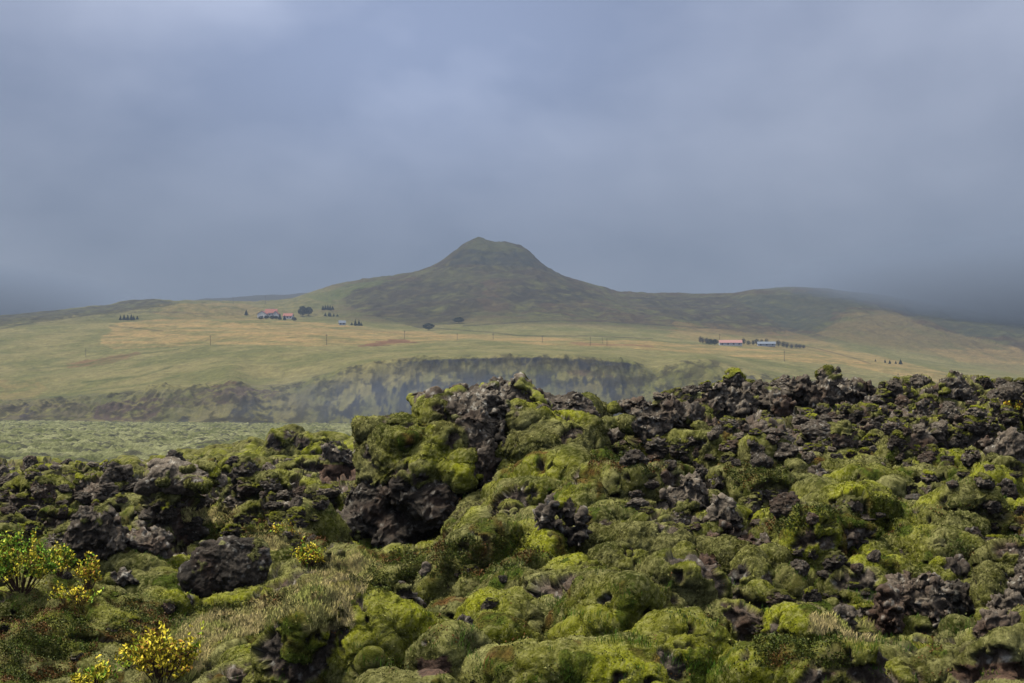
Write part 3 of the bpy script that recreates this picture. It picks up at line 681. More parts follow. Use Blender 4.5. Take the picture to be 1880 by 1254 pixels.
tag(link('moss_plain', make_mesh('moss_plain', np.stack([QX.ravel(), QY.ravel(), QZ.ravel()], 1), q, pc, True, M_PLAIN)), 'flat grey green moss covered lava plain below the cliff', 'moss plain', None, 'structure')
# ground under and behind the camera
kk = [(-60, -40, -3.2), (60, -40, -3.2), (60, 2.7, -3.0), (-60, 2.7, -3.0)]
# ------------------------------------------------------------------ sculpted rocks and mossy mounds
import bmesh
def ico(sub):
    bm = bmesh.new(); bmesh.ops.create_icosphere(bm, subdivisions=sub, radius=1.0)
    V = np.array([v.co[:] for v in bm.verts], f32); T = np.array([[v.index for v in f.verts] for f in bm.faces], np.int32); bm.free(); return V, T
ICO3, ICO5 = ico(3), ico(5)
def voxel_union(Cs, Rs, voxel):
    V0, T0 = ICO3; V = np.concatenate([V0 * r + c_ for c_, r in zip(Cs, Rs)]); T = np.concatenate([T0 + k * len(V0) for k in range(len(Cs))])
    me = make_mesh('tmp', V, T, None, False); o = link('tmp', me)
    md = o.modifiers.new('r', 'REMESH'); md.mode = 'VOXEL'; md.voxel_size = voxel
    dg = bpy.context.evaluated_depsgraph_get(); ev = o.evaluated_get(dg); em = ev.to_mesh()
    Vn = np.empty(len(em.vertices) * 3, f32); em.vertices.foreach_get('co', Vn); Vn = Vn.reshape(-1, 3)
    Qn = np.empty(len(em.loops), np.int32); em.loops.foreach_get('vertex_index', Qn)
    tot = np.empty(len(em.polygons), np.int32); em.polygons.foreach_get('loop_total', tot)
    assert (tot == 4).all(); Qn = Qn.reshape(-1, 4)
    ev.to_mesh_clear(); bpy.data.objects.remove(o); bpy.data.meshes.remove(me)
    return Vn, Qn
def sculpt(Cs, Rs, codes, voxel, seed=0, rough=1.0, sc=None):
    """union of lumps, roughened as rock or puffed as moss -> V, Q, colour, moss mask per vertex"""
    Cs = np.array(Cs, f32); Rs = np.array(Rs, f32)
    V, Q = voxel_union(Cs, Rs, voxel); V = vsmooth(V, Q, 8)
    s = sc if sc else (Cs[:, 1].mean() / 13) ** .55
    wob = np.stack([fbm3(V / (.16 * s), 3, 21 + seed), fbm3(V / (.16 * s), 3, 22 + seed), fbm3(V / (.16 * s), 3, 23 + seed)], 1)
    V = V + .16 * s * float(np.clip(np.median(Rs) / .25, .3, 1)) * np.stack([fbm3(V / (.42 * s), 2, 51 + seed + k) for k in range(3)], 1)
    W = V + .17 * s * wob
    best = np.full(len(V), 9e9, f32); who = np.zeros(len(V), np.int32)
    for k in range(len(Cs)):
        q = np.linalg.norm((W - Cs[k]) / Rs[k], axis=1); b_ = q < best; best[b_] = q[b_]; who[b_] = k
    cd = np.array(list(''.join(codes)))[who]; moss = np.isin(cd, list('mvphd')) & (fbm3(V / (.22 * s), 3, 71 + seed) > -.27)
    cd = np.where(~moss & np.isin(cd, list('mvphd')), 'r', cd)
    # blurred moss weight so that the lumps flow into each other
    wm = moss.astype(f32); wm = vsmooth(np.repeat(wm[:, None], 3, 1), Q, 3)[:, 0]
    n = mesh_normals(V, Q)
    V = V + n * (s * rough * (1 - wm) * .10 * fbm3(V / (.34 * s), 3, 31 + seed))[:, None]
    V = V + .05 * s * (wob * (1 - wm)[:, None]) * rough
    mr = [min(R) for R, c_ in zip(Rs, codes) if c_ in 'mvphd']; mfac = float(np.clip(np.median(mr) / .20, .22, 1)) if mr else 1
    n = mesh_normals(V, Q)
    f1, f2 = worley3(W / (.17 * s), 3 + seed); g1, g2 = worley3(W / (.065 * s), 4 + seed)
    h1, _ = worley3(W / (.36 * s), 7 + seed); puff = .035 * (1 - h1 ** 1.6) + .034 * (1 - f1 ** 1.6) + .050 * fbm3(V / (.14 * s), 3, 8) + .022 * fbm3(V / (.05 * s), 2, 9) + .016 * (1 - g1 ** 1.5) + .010 + .005 * perlin3(V / (.022 * s), 5) + .003 * (RNG.random(len(V)) - .5)
    rk_ = .085 * np.clip(f2 - f1, 0, .6) + .034 * np.clip(g2 - g1, 0, .6) - .07 * np.abs(fbm3(V / (.10 * s), 3, 65 + seed)) - .02 + .012 * perlin3(V / (.025 * s), 6)
    V = V + n * (s * (wm * puff * mfac + (1 - wm) * rk_ * rough))[:, None]
    col = np.zeros((len(V), 3))
    for ch in set(cd):
        k = np.nonzero(cd == ch)[0]; col[k] = albedo(ch, V[k], seed % 5)
    return V.astype(f32), Q, col, moss
def sculpted_thing(name, label, cat, Cs, Rs, codes, voxel, seed=0, rough=1.0, group=None, partnames=('rock', 'moss')):
    V, Q, col, moss = sculpt(Cs, Rs, codes, voxel, seed, rough)
    base = np.array([V[:, 0].mean(), V[:, 1].mean(), V[:, 2].min()]); V = V - base.astype(f32)
    fm = moss[Q].sum(1) >= 2
    o = thing(name, label, cat, tuple(float(x) for x in base), 0, group)
    # tiny stray patches join the other material, then every patch is a part of its own
    for rnd_ in range(2):
        for val in (True, False):
            k = np.nonzero(fm == val)[0]
            if not len(k): continue
            lab = components(len(V), Q[k])[Q[k, 0]]; u_, inv, cnt = np.unique(lab, return_inverse=True, return_counts=True)
            fm[k[cnt[inv] < max(90, .012 * len(Q))]] = not val
    for val, nm_, mt_ in ((False, partnames[0], M_ROCK), (True, partnames[1], M_MOSS)):
        k = np.nonzero(fm == val)[0]
        if not len(k): continue
        lab = components(len(V), Q[k])[Q[k, 0]]
        for u_ in np.unique(lab):
            s_ = np.zeros(len(Q), bool); s_[k[lab == u_]] = True; link(nm_, sub_mesh(nm_, V, Q, s_, col, mt_, .6 if val else 0, .0115 * (max(base[1], 6) / 10) ** .8), o)
    return o
def pt(px, row, D): return ((px - CX) / F * D, D, (HZ - row) / F * D)

HERO = []   # (px, row, phrase) landmarks that the loose rocks are described by
def blobs(name, label, cat, foot, spec, phrase=None, seed=0, rough=1.0, D=None, ry=.8, vox=None, slope=False):
    """spec: (px, row, half width px, half height px, kind[, depth offset m[, depth radius m]])"""
    if D is None: D = hit(*foot)[1] + .05
    D0 = D
    Cs, Rs, cd = [], [], []
    for b in spec:
        if slope: D = D0 + .8 * (min(base_hit(b[0], b[1] + b[3] * .6), D0 + 6) - D0) + .10
        d = D + (b[5] if len(b) > 5 else 0); k = d / F
        Cs.append(pt(b[0], b[1], d)); Rs.append((b[2] * k, b[6] if len(b) > 6 else ry * (b[2] + b[3]) / 2 * k, b[3] * k)); cd.append(b[4])
    o = sculpted_thing(name, label, cat, Cs, Rs, cd, vox or max(.010, 1.25 * D / 1422 ), seed, rough)
    if phrase: HERO.append((foot[0], foot[1], phrase, spec))
    return o

OUT = [(900,865,148,150,'r',.9,.8),(900,750,118,44,'r',1.3,.8),(1010,770,88,45,'r',1.5,.6),(1080,800,55,36,'r',1.8,.5),(820,748,50,32,'r',1.2,.5),
 (802,768,40,32,'m',.35,.30),(796,738,32,12,'v',.85,.25),(835,718,22,8,'v',1.0,.2),(960,715,22,15,'m',.9,.25),(985,735,16,14,'m',.8,.2),(897,706,16,6,'m',1.1,.2),(905,737,16,9,'m',.28,.12),
 (745,845,82,66,'v',.10,.36),(712,815,44,52,'m',.35,.36),(700,875,36,58,'m',.15,.35),(790,845,58,40,'v',-.05,.36),(838,866,46,28,'m',-.18,.3),(762,798,60,34,'m',.25,.3),(832,803,28,24,'m',-.1,.2),(850,840,25,22,'m',-.2,.2),
 (884,785,26,62,'r',-.1,.3),(890,860,24,52,'r',-.2,.25),(866,750,36,32,'r',.15,.3),(905,900,20,30,'k',-.25,.2),(915,800,18,60,'k',.1,.3),(880,910,30,40,'k',.1,.3),
 (790,930,54,46,'k',-.25,.32),(742,905,44,42,'k',.0,.4),(690,935,48,66,'k',.05,.4),(735,975,60,36,'k',-.1,.3),(640,990,42,56,'r',-.05,.35),(613,1008,22,42,'r',-.1,.22),(665,950,26,40,'r',.1,.3),
 (637,968,25,20,'m',-.18,.2),(610,985,14,18,'p',-.1,.15),
 (965,770,42,30,'m',.25,.32),(992,792,32,24,'m',.2,.25),(926,832,18,22,'m',-.1,.16),(985,840,68,42,'m',.1,.5),(1045,830,66,36,'m',.5,.5),(960,885,48,32,'m',-.25,.4),(1050,890,56,38,'m',-.1,.4),(940,910,44,26,'m',-.5,.3),(1003,910,56,24,'m',-.4,.3),(1085,860,50,30,'h',.2,.4),(1010,870,60,30,'m',0,.4),
 (700,790,40,22,'p',.3,.3),(770,868,60,30,'m',-.15,.3),(720,875,40,34,'v',.0,.3),(1000,835,112,66,'m',.35,.55),(745,815,24,16,'h',-.15,.2),(775,790,24,15,'h',.1,.2)]
blobs('mossy_outcrop', 'big domed lava outcrop with hanging bright moss and a dark cleft down its face', 'outcrop', (800, 985), OUT, 'the domed mossy outcrop', 1, 1.0, D=17.0, vox=.0165)
HEROES = [
 ('lava_boulder', 'big black pitted boulder sitting in the grassy hollow', 'boulder', (405,1100), [(418,1045,70,54,'k'),(392,1062,62,42,'k'),(452,1052,38,50,'k'),(350,1086,34,20,'k'),(430,1005,44,18,'k'),(470,1022,18,32,'m',.02),(402,1000,36,8,'m',-.02),(366,1040,12,10,'m',-.12),(350,1062,12,10,'m',-.14)], 'the big black boulder', 2, .5),
 ('lava_slab', 'long smooth grey slab boulder with moss patches on its front', 'boulder', (330,905), [(296,868,30,22,'g'),(345,868,62,16,'g',.2),(398,885,24,18,'g'),(300,848,34,12,'g',.3),(272,893,26,20,'r'),(322,888,30,20,'r'),(350,892,40,18,'g'),(364,892,26,14,'m',-.22),(392,868,12,10,'v',-.1),(378,858,16,7,'m',-.1),(300,885,14,9,'m',-.25),(345,862,14,7,'m',-.15)], 'the long grey slab', 3, .35),
 ('round_boulder', 'dark round boulder perched on the skyline of the moss plain', 'boulder', (327,852), [(325,838,19,15,'k'),(318,834,10,9,'r'),(330,828,12,4,'m'),(342,848,12,8,'r',.2)], 'the perched round boulder', 4, .6),
 ('mossy_knoll', 'tall mossy knoll with dark knobs above the moss plain', 'mound', (525,832), [(520,808,22,13,'m'),(508,816,12,14,'k',-.1),(546,804,11,7,'m'),(533,800,7,6,'k'),(560,815,30,14,'m',.2),(600,822,30,12,'m',.3),(570,832,50,14,'m',.1),(500,835,40,12,'m'),(610,812,12,6,'k'),(550,812,12,10,'k',-.1)], 'the mossy knoll', 5, .8),
 ('rock_ledge', 'dark ragged rock ledge topped with moss over brown soil', 'rock', (630,860), [(628,840,34,14,'r'),(604,838,14,18,'r'),(648,846,22,12,'b'),(615,824,14,6,'v'),(636,826,12,6,'k'),(630,868,38,18,'s',.25),(590,858,18,10,'b')], 'the dark ragged ledge', 6, 1.2),
 ('lava_crag', 'rough dark crag with small moss cap among shrubs and heath', 'crag', (180,1020), [(168,968,40,30,'r'),(150,985,26,26,'r'),(200,980,28,26,'r'),(195,1004,28,20,'k'),(158,1004,34,20,'r'),(215,1002,16,15,'g',-.06),(182,944,20,9,'m'),(160,955,14,8,'m',-.12),(150,960,10,10,'r')], 'the rough dark crag', 7, 1.25),
 ('brown_rock', 'flat red brown rock with two grey knobs and one moss ball', 'rock', (265,1018), [(262,992,50,18,'b'),(296,990,22,26,'g'),(250,985,26,14,'b'),(305,1004,16,14,'b'),(243,992,9,9,'m',-.1),(230,1005,30,14,'s')], 'the flat red brown rock', 8, 1.0),
 ('mossy_rock', 'small dark rock with moss shoulder left of the black boulder', 'rock', (232,1080), [(232,1058,20,20,'r'),(215,1064,16,14,'r'),(205,1066,15,14,'m',-.03),(245,1066,12,12,'k'),(240,1042,10,5,'m')], 'the small moss shouldered rock', 9, 1.1),
 ('forked_rock', 'forked dark lava rock with a moss ball in its notch', 'rock', (1040,1000), [(1008,945,18,26,'r'),(1018,965,22,22,'r'),(1045,982,34,18,'k'),(1072,962,11,26,'r'),(1036,932,20,13,'m',.06),(1055,945,18,12,'m',.08),(1030,1000,24,10,'s')], 'the forked dark rock', 10, 1.2),
 ('mossy_arch', 'thick arched moss mound with a brown hollow under its brow', 'mound', (1290,1128), [(1110,1000,46,34,'m'),(1170,1002,58,38,'m'),(1225,1012,42,32,'m'),(1305,1018,52,26,'m'),(1352,1030,42,36,'m'),(1380,1062,34,50,'m'),(1392,1100,22,30,'m'),(1250,1030,22,28,'m'),(1285,1056,32,40,'s',.05,.3),(1318,1092,56,28,'k',.12,.3),(1250,1088,34,22,'s',.1),(1410,1015,17,18,'r',.05),(1425,1032,28,22,'m',.1),(1130,1040,60,34,'m',-.05),(1140,985,40,20,'p')], 'the arched moss mound', 11, 1.0),
 ('cave_rock', 'small black rock mouth roofed by a moss arch', 'rock', (1092,1110), [(1092,1060,52,18,'m'),(1130,1078,24,30,'m'),(1058,1082,14,26,'m'),(1090,1088,26,22,'k',.1),(1150,1096,30,22,'m')], 'the black rock mouth', 12, 1.0),
 ('cleft_rock', 'brown pitted rock wall beside a deep black cleft', 'rock', (1660,1170), [(1655,1085,38,30,'b'),(1690,1108,44,52,'b'),(1640,1128,36,44,'b'),(1720,1120,24,46,'r'),(1642,1118,22,18,'m',-.12),(1705,1078,42,34,'m',.02),(1728,1060,34,30,'m',.08),(1755,1130,34,60,'k',.4)], 'the brown rock wall', 13, 1.3),
 ('edge_rock', 'mossy grey rock at the right edge beyond the black cleft', 'rock', (1845,1180), [(1815,1085,26,52,'m'),(1840,1060,30,24,'m',.05),(1862,1022,26,34,'r',.1),(1880,1085,40,34,'r'),(1850,1120,44,30,'g'),(1845,1160,50,28,'b'),(1812,1128,18,18,'m',-.08),(1880,1140,30,22,'m',-.05),(1900,1060,40,60,'r',.2)], 'the mossy edge rock', 14, 1.2),
 ('ridge_block', 'steep dark lava block with moss balls at the left end of the ridge', 'rock', (1205,805), [(1205,775,32,36,'r'),(1190,760,22,30,'r'),(1228,770,26,38,'r'),(1215,745,24,16,'r'),(1252,765,30,30,'r',.2),(1180,790,16,18,'k'),(1155,778,17,16,'m',-.05),(1152,748,24,16,'b',.3),(1127,750,12,10,'m',.2),(1282,782,15,9,'v',-.12),(1292,795,16,13,'m',-.15),(1205,738,20,6,'m')], 'the steep ridge block', 15, 1.3),
 ('jagged_crag', 'jagged row of dark crags on the ridge crest', 'crag', (1320,765), [(1318,730,16,22,'r'),(1300,740,22,18,'b'),(1345,735,24,18,'r'),(1372,728,14,20,'r'),(1385,745,20,20,'r'),(1360,752,44,18,'g'),(1310,755,30,16,'b'),(1420,735,20,20,'r',.1),(1422,718,12,5,'m',.1),(1440,745,18,14,'b')], 'the jagged crest crags', 16, 1.5),
 ('green_topped_crag', 'highest crag of the ridge with a vivid green moss top', 'crag', (1520,745), [(1525,712,22,24,'r'),(1545,715,26,18,'r'),(1514,702,10,22,'r'),(1515,686,12,8,'v'),(1528,694,16,10,'m'),(1480,715,36,18,'r'),(1475,702,24,8,'b'),(1500,735,48,18,'r'),(1560,728,30,18,'r'),(1470,735,26,16,'k'),(1590,715,22,14,'r',.2),(1575,712,14,7,'m',.1)], 'the green topped crag', 17, 1.4),
 ('capped_boulder', 'round boulder on the ridge with a bright moss cap and moss collar', 'boulder', (1745,735), [(1745,704,28,17,'r'),(1728,710,20,12,'b'),(1765,708,18,13,'r'),(1748,691,20,8,'v',-.03),(1736,714,15,7,'m',-.25),(1715,715,18,9,'r'),(1745,722,46,14,'r')], 'the moss capped boulder', 18, 1.2),
 ('lichen_block', 'pale grey lichen block breaking out of the moss slope', 'rock', (1270,940), [(1272,898,34,24,'g'),(1290,915,26,26,'g'),(1245,912,40,14,'g'),(1225,915,24,12,'r'),(1262,925,30,18,'r'),(1312,922,20,26,'m'),(1268,926,18,10,'m',-.12)], 'the pale lichen block', 19, 1.2),
 ('knobbly_rock', 'little knobbly grey rock cluster on the moss slope', 'rock', (1335,975), [(1325,935,18,12,'g'),(1340,950,20,14,'r'),(1318,945,12,10,'g'),(1330,965,24,10,'b'),(1352,968,10,14,'g')], 'the little knobbly rock', 20, 1.5),
 ('lichened_boulder', 'large rounded grey lichened boulder near the right edge', 'boulder', (1845,850), [(1850,815,28,26,'g'),(1835,830,26,18,'r'),(1870,830,20,22,'g'),(1822,840,14,12,'m',-.12),(1810,815,18,16,'b',.2)], 'the large lichened boulder', 21, .9),
 ('moss_shelf', 'long lumpy moss shelf with a dark overhang on the right slope', 'mound', (1560,915), [(1455,885,26,28,'m'),(1500,866,46,20,'h'),(1545,870,46,24,'m'),(1590,872,40,26,'m'),(1625,895,36,26,'m'),(1500,890,22,30,'r',.05),(1538,892,30,20,'m',-.04),(1575,900,40,22,'m',-.06),(1530,915,40,14,'m',-.1),(1610,915,30,20,'k',.06),(1480,905,14,24,'k',.08)], 'the long moss shelf', 22, 1.1),
 ('moss_drape', 'tall moss drape hanging down the right hand slope', 'mound', (1740,1060), [(1720,925,46,32,'m'),(1745,955,46,34,'m'),(1765,985,40,40,'m'),(1700,1020,62,36,'p'),(1745,1030,48,40,'m'),(1690,945,24,34,'k',.1),(1700,970,26,30,'k',.1),(1660,1035,40,28,'m'),(1790,1010,20,40,'k',.1)], 'the tall moss drape', 23, 1.0),
 ('dark_rock', 'dark blocky rock with thin moss lid on the lower slope', 'rock', (748,1122), [(747,1098,18,20,'k'),(738,1090,12,12,'r'),(742,1076,18,8,'p'),(755,1108,14,12,'r')], 'the dark blocky rock', 24, 1.1),
 ('half_buried_rock', 'brown rock half buried between two bottom moss cushions', 'rock', (842,1205), [(848,1150,14,20,'r'),(838,1176,16,18,'b'),(832,1192,12,12,'k')], 'the half buried brown rock', 25, 1.2),
 ('standing_stone', 'small smooth upright grey stone in the heath', 'stone', (788,1062), [(788,1046,11,13,'g'),(784,1056,12,8,'g')], 'the upright grey stone', 26, .3),
 ('lone_rock', 'dark red brown rock under heath in the right slope', 'rock', (1560,1010), [(1545,985,36,26,'b'),(1575,990,30,24,'k'),(1520,990,20,24,'m'),(1550,960,44,14,'h'),(1590,972,24,16,'h')], 'the heath topped rock', 27, 1.0),
 ('slope_boulder', 'moss topped pale boulder low on the right slope', 'boulder', (1490,1175), [(1475,1140,50,26,'m'),(1440,1138,24,22,'m'),(1500,1152,34,22,'m'),(1482,1162,24,14,'g',-.1),(1545,1145,26,26,'r'),(1560,1128,18,14,'g'),(1450,1168,18,8,'k')], 'the moss topped pale boulder', 28, 1.1),
 ('scree_block', 'dark block with pale moss at the bottom right corner', 'rock', (1700,1262), [(1660,1208,28,14,'r'),(1690,1205,34,16,'p'),(1730,1215,26,16,'g'),(1712,1225,18,14,'m'),(1640,1225,24,18,'p'),(1600,1215,22,16,'r'),(1585,1235,26,18,'p'),(1630,1242,28,14,'m'),(1735,1235,14,16,'k')], 'the corner block', 29, 1.1),
]
for (nm, lb, ct, ft, sp, ph, sd, rg) in HEROES: blobs(nm, lb, ct, ft, sp, ph, sd, rg, slope=ct == 'mound' and sd != 5 or nm in ('cleft_rock', 'edge_rock', 'slope_boulder', 'scree_block', 'cave_rock'))

# ------------------------------------------------------------------ loose lava rocks, each a thing with its moss cap
def rock_shape(seed, code):
    r = np.random.default_rng(900 + seed); V, T = ICO5; d = V.copy()
    rad = np.full(len(d), 9., f32)
    for k in range(int(r.integers(9, 16))):
        n = r.normal(size=3); n /= np.linalg.norm(n); o = r.uniform(.62, 1.0)
        c_ = d @ n.astype(f32); rad = np.where(c_ > .12, np.minimum(rad, o / np.maximum(c_, .12)), rad)
    rad = np.minimum(rad, 1.25)
    V = d * rad[:, None]; V = vsmooth(V, T, 4)
    V = V + .34 * np.stack([fbm3(d * 1.3 + 5 * k + seed, 3, 40 + k) for k in range(3)], 1)
    n = mesh_normals(V, T); W = V + .15 * fbm3(V * 2.2, 2, seed)[:, None]
    f1, f2 = worley3(W * 2.1 + seed, 3); g1, g2 = worley3(W * 5.0, 4)
    V = V + n * (.30 * np.clip(f2 - f1, 0, .7) + .10 * np.clip(g2 - g1, 0, .6) - .26 * np.abs(fbm3(W * 3.2 + seed, 3, 65)) + .05 * perlin3(V * 14, 6))[:, None]
    V = V.astype(f32); col = albedo(code, V * .3 + seed * 3, seed % 7)
    me = make_mesh('rock', V, T, col, True, M_ROCKI)
    caps = {}
    n = mesh_normals(vsmooth(V, T, 6), T)
    for cc, lim in (('m', .42), ('v', .62)):
        wgt = n[:, 2] - lim + .55 * fbm3(V * 1.3 + seed + 9, 3, 77); sel = (wgt > 0)
        if (sel[T].all(1)).sum() < 150: sel = n[:, 2] > .45; wgt = n[:, 2] - .4
        f1, _ = worley3(V * 2.4, 8)
        th = sstep(0, .35, wgt) * (.10 + .15 * (1 - f1 ** 1.6)) + .006 + .012 * RNG.random(len(V))
        Vc = V + n * th[:, None] + np.array([0, 0, .02], f32)
        caps[cc] = sub_mesh('moss', Vc.astype(f32), T, sel[T].all(1), albedo(cc, Vc * .3 + seed, seed % 5), M_MOSSI, .5, .035)
    return me, caps
CODES = 'rrrrrrrgggbbbbkr'
SHAPES = [(c_, *rock_shape(k, c_)) for k, c_ in enumerate(CODES)]
ZONES = [  # px0, px1, row0, row1, count, size range px, share of caps none/m/v, cluster
 (1190, 1890, 702, 775, 100, (8, 23), (.36, .38, .26)), (1120, 1890, 775, 860, 74, (9, 26), (.36, .44, .20)), (1150, 1890, 860, 1000, 34, (9, 24), (.4, .5, .1)),
 (1180, 1890, 1000, 1250, 20, (9, 22), (.45, .5, .05)), (0, 660, 850, 935, 60, (9, 25), (.42, .45, .13)), (0, 580, 935, 1010, 28, (10, 25), (.4, .45, .15)),
 (700, 1100, 1000, 1250, 5, (8, 16), (.5, .5, 0)), (0, 330, 1020, 1240, 8, (10, 20), (.4, .6, 0)), (860, 1120, 700, 790, 0, (6, 14), (.8, .1, .1))]
rr_ = np.random.default_rng(77); LOOSE = []; taken = []
for (x0, x1, y0, y1, cnt, (sa, sb), pc_) in ZONES:
    made = tries = 0
    while made < cnt and tries < cnt * 30:
        tries += 1
        px_, row_ = rr_.uniform(x0, x1), rr_.uniform(y0, y1); s_ = sa + (sb - sa) * rr_.random() ** 1.8
        if any(abs(px_ - t[0]) < .75 * (s_ + t[2]) and abs(row_ - t[1]) < .5 * (s_ + t[2]) for t in taken): continue
        if any(any(abs(px_ - b[0]) < b[2] + .2 * s_ and abs(row_ - s_ * .3 - b[1]) < b[3] + .2 * s_ for b in h[3]) for h in HERO): continue
        x, y, z = hit(px_, row_)
        if y > 48 or y < 8.5: continue
        cap = rr_.choice(['', 'm', 'v'], p=pc_); k = int(rr_.integers(0, len(SHAPES)))
        sz = np.array([rr_.uniform(.85, 1.35), rr_.uniform(.8, 1.2), rr_.uniform(.55, 1.05)])
        taken.append((px_, row_, s_)); LOOSE.append(dict(px=px_, row=row_, s=s_, x=x, y=y, z=z, cap=cap, k=k, sz=sz, rz=rr_.uniform(0, 6.28))); made += 1
WORD = {'r': 'dark grey', 'g': 'pale grey', 'b': 'red brown', 'k': 'blackish'}
buckets = {}
for r in LOOSE:
    h = min(HERO, key=lambda h: math.hypot((r['px'] - h[0]) * .8, r['row'] - h[1] + 15)); dx, dy = r['px'] - h[0], r['row'] - h[1] + 12
    side = ('right of' if dx > 0 else 'left of') if abs(dx) > abs(dy) * 1.2 else ('behind' if dy < 0 else 'in front of')
    r['key'] = (h[2], side); r['d'] = math.hypot(dx, dy); buckets.setdefault(r['key'], []).append(r)
ORD = ['nearest', 'second', 'third', 'fourth', 'fifth', 'sixth', 'seventh', 'eighth', 'ninth', 'tenth', 'eleventh', 'twelfth', 'thirteenth', 'fourteenth', 'fifteenth', 'sixteenth', 'seventeenth', 'eighteenth', 'nineteenth', 'twentieth'] + ['farther'] * 60
for (ph, side), rs in buckets.items():
    rs.sort(key=lambda r: r['d'])
    for n_, r in enumerate(rs):
        size = 'small' if r['s'] < 14 else 'middling' if r['s'] < 21 else 'large'
        capw = {'': 'bare', 'm': 'mossy', 'v': 'green capped'}[r['cap']]
        r['label'] = f"{size} {capw} {WORD[CODES[r['k']]]} lava rock, {ORD[n_]} rock {side} {ph}"
for r in LOOSE:
    code, me, caps = SHAPES[r['k']]; k = r['s'] * r['y'] / F
    o = thing('lava_rock', r['label'], 'rock', (r['x'], r['y'] + .25 * k, r['z'] + .22 * k), r['rz'], 'loose lava rocks on the moss field'); o.scale = tuple(k * r['sz'])
    link('rock', me, o)
    if r['cap']: link('moss', caps[r['cap']], o)
# ------------------------------------------------------------------ farms, trees and poles on the pasture
def box(x0, x1, y0, y1, z0, z1):
    V = np.array([(x, y, z) for z in (z0, z1) for y in (y0, y1) for x in (x0, x1)], f32)
    return V, np.array([(0, 2, 3, 1), (4, 5, 7, 6), (0, 1, 5, 4), (2, 6, 7, 3), (0, 4, 6, 2), (1, 3, 7, 5)])
def join(ps):
    V, Q, n = [], [], 0
    for v, q in ps: V.append(np.asarray(v, f32)); Q.append(np.asarray(q) + n); n += len(v)
    return np.concatenate(V), np.concatenate(Q)
W_WALL = plain_mat('white_wall', (.70, .70, .68), .8, .06); W_RED = plain_mat('red_roof', (.30, .115, .095), .6, .12); W_PINK = plain_mat('faded_red_roof', (.38, .20, .185), .6, .1)
W_BLUE = plain_mat('blue_grey_roof', (.17, .20, .25), .5, .1); W_GLASS = plain_mat('dark_window', (.03, .035, .045), .2, .1, 3, .5); W_DOOR = plain_mat('brown_door', (.10, .06, .04)); W_GREYW = plain_mat('grey_wall', (.55, .57, .60), .8, .08); W_POLE = plain_mat('pole_wood', (.075, .055, .042)); W_IRON = plain_mat('insulator', (.12, .11, .10), .4)
W_CONC = plain_mat('concrete', (.42, .40, .38))
def house(name, label, cat, px, row, L, Wd, hw, hr, rz, wall, roof, nwin=3, chim=False, gable_front=False, group=None):
    x, y, z = bhit(px, row); z -= .25
    o = thing(name, label, cat, (x, y, z), rz, group)
    V = [(-L/2,-Wd/2,0),(L/2,-Wd/2,0),(L/2,Wd/2,0),(-L/2,Wd/2,0),(-L/2,-Wd/2,hw),(L/2,-Wd/2,hw),(L/2,Wd/2,hw),(-L/2,Wd/2,hw),(-L/2,0,hw+hr),(L/2,0,hw+hr)]
    link('wall', make_mesh('wall', V, [np.array([(0,1,5,4),(2,3,7,6),(1,2,6,5),(3,0,4,7),(3,2,1,0)]), np.array([(5,6,9),(7,4,8)])], None, False, wall), o)
    e, t, u = .45, .16, .02
    ps = []
    for s in (-1, 1):
        a = np.array([(-L/2-e, 0, hw+hr+u), (L/2+e, 0, hw+hr+u), (L/2+e, s*(Wd/2+e), hw-e*hr/(Wd/2)+u), (-L/2-e, s*(Wd/2+e), hw-e*hr/(Wd/2)+u)], f32)
        v = np.concatenate([a, a + np.array([0, 0, t], f32)]); ps.append((v, [(0,1,2,3),(7,6,5,4),(0,4,5,1),(1,5,6,2),(2,6,7,3),(3,7,4,0)]))
    v, q = join(ps); rf = link('roof', make_mesh('roof', v, q, None, False, roof), o)
    if chim:
        v, q = box(-.4, .4, -.35, .35, hw + hr - .4, hw + hr + 1.1); link('chimney', make_mesh('chimney', v + np.array([L * .2, 0, 0], f32), q, None, False, W_CONC), rf)
    for k in range(nwin):
        cx_ = -L/2 + (k + .5) * L / nwin
        v, q = box(cx_ - .85, cx_ + .85, -Wd/2 - .05, -Wd/2 + .06, hw * .38, hw * .38 + 1.25); link('window', make_mesh('window', v, q, None, False, W_GLASS), o)
    for s in (-1, 1):
        v, q = box(s*L/2 - .05, s*L/2 + .05, -1.5, -.2, .75, 2.2); link('window', make_mesh('window', v, q, None, False, W_GLASS), o)
    v, q = box(s*L/2 - .06, s*L/2 + .06, .6, 1.7, .05, 2.15); link('door', make_mesh('door', v, q, None, False, W_DOOR), o)
    return o
def mpp(px, row): return bhit(px, row)[1] / F      # metres for a photo pixel
s = mpp(483, 586)
FG, RG = 'white houses of the left hillside farm', 'barns of the right hand farm'
house('farm_house', 'white farmhouse with a broad gable end, leftmost of the hillside farm', 'house', 483, 584, 9, 17 * s, 4.6, 3.2, math.radians(80), W_WALL, W_RED, 1, True, group=FG)
house('farm_house', 'long red roofed white farmhouse in the middle of the hillside farm', 'house', 499, 582, 22 * s, 9, 4.6, 4.6, math.radians(4), W_WALL, W_RED, 4, True, group=FG)
house('farm_house', 'narrow white gabled house against the right end of the long farmhouse', 'house', 508, 584, 8, 11 * s, 4.4, 3.4, math.radians(86), W_WALL, W_RED, 1, group=FG)
house('farm_house', 'low white house with red roof at the right end of the hillside farm', 'house', 529, 586, 17 * s, 7, 3.4, 3.0, math.radians(-8), W_WALL, W_RED, 3, group=FG)
house('cottage', 'tiny lone white cottage beside dark spruces below the hillside farm', 'cottage', 628, 597, 12 * mpp(628, 597), 5, 2.6, 2.4, math.radians(10), W_WALL, W_BLUE, 2)
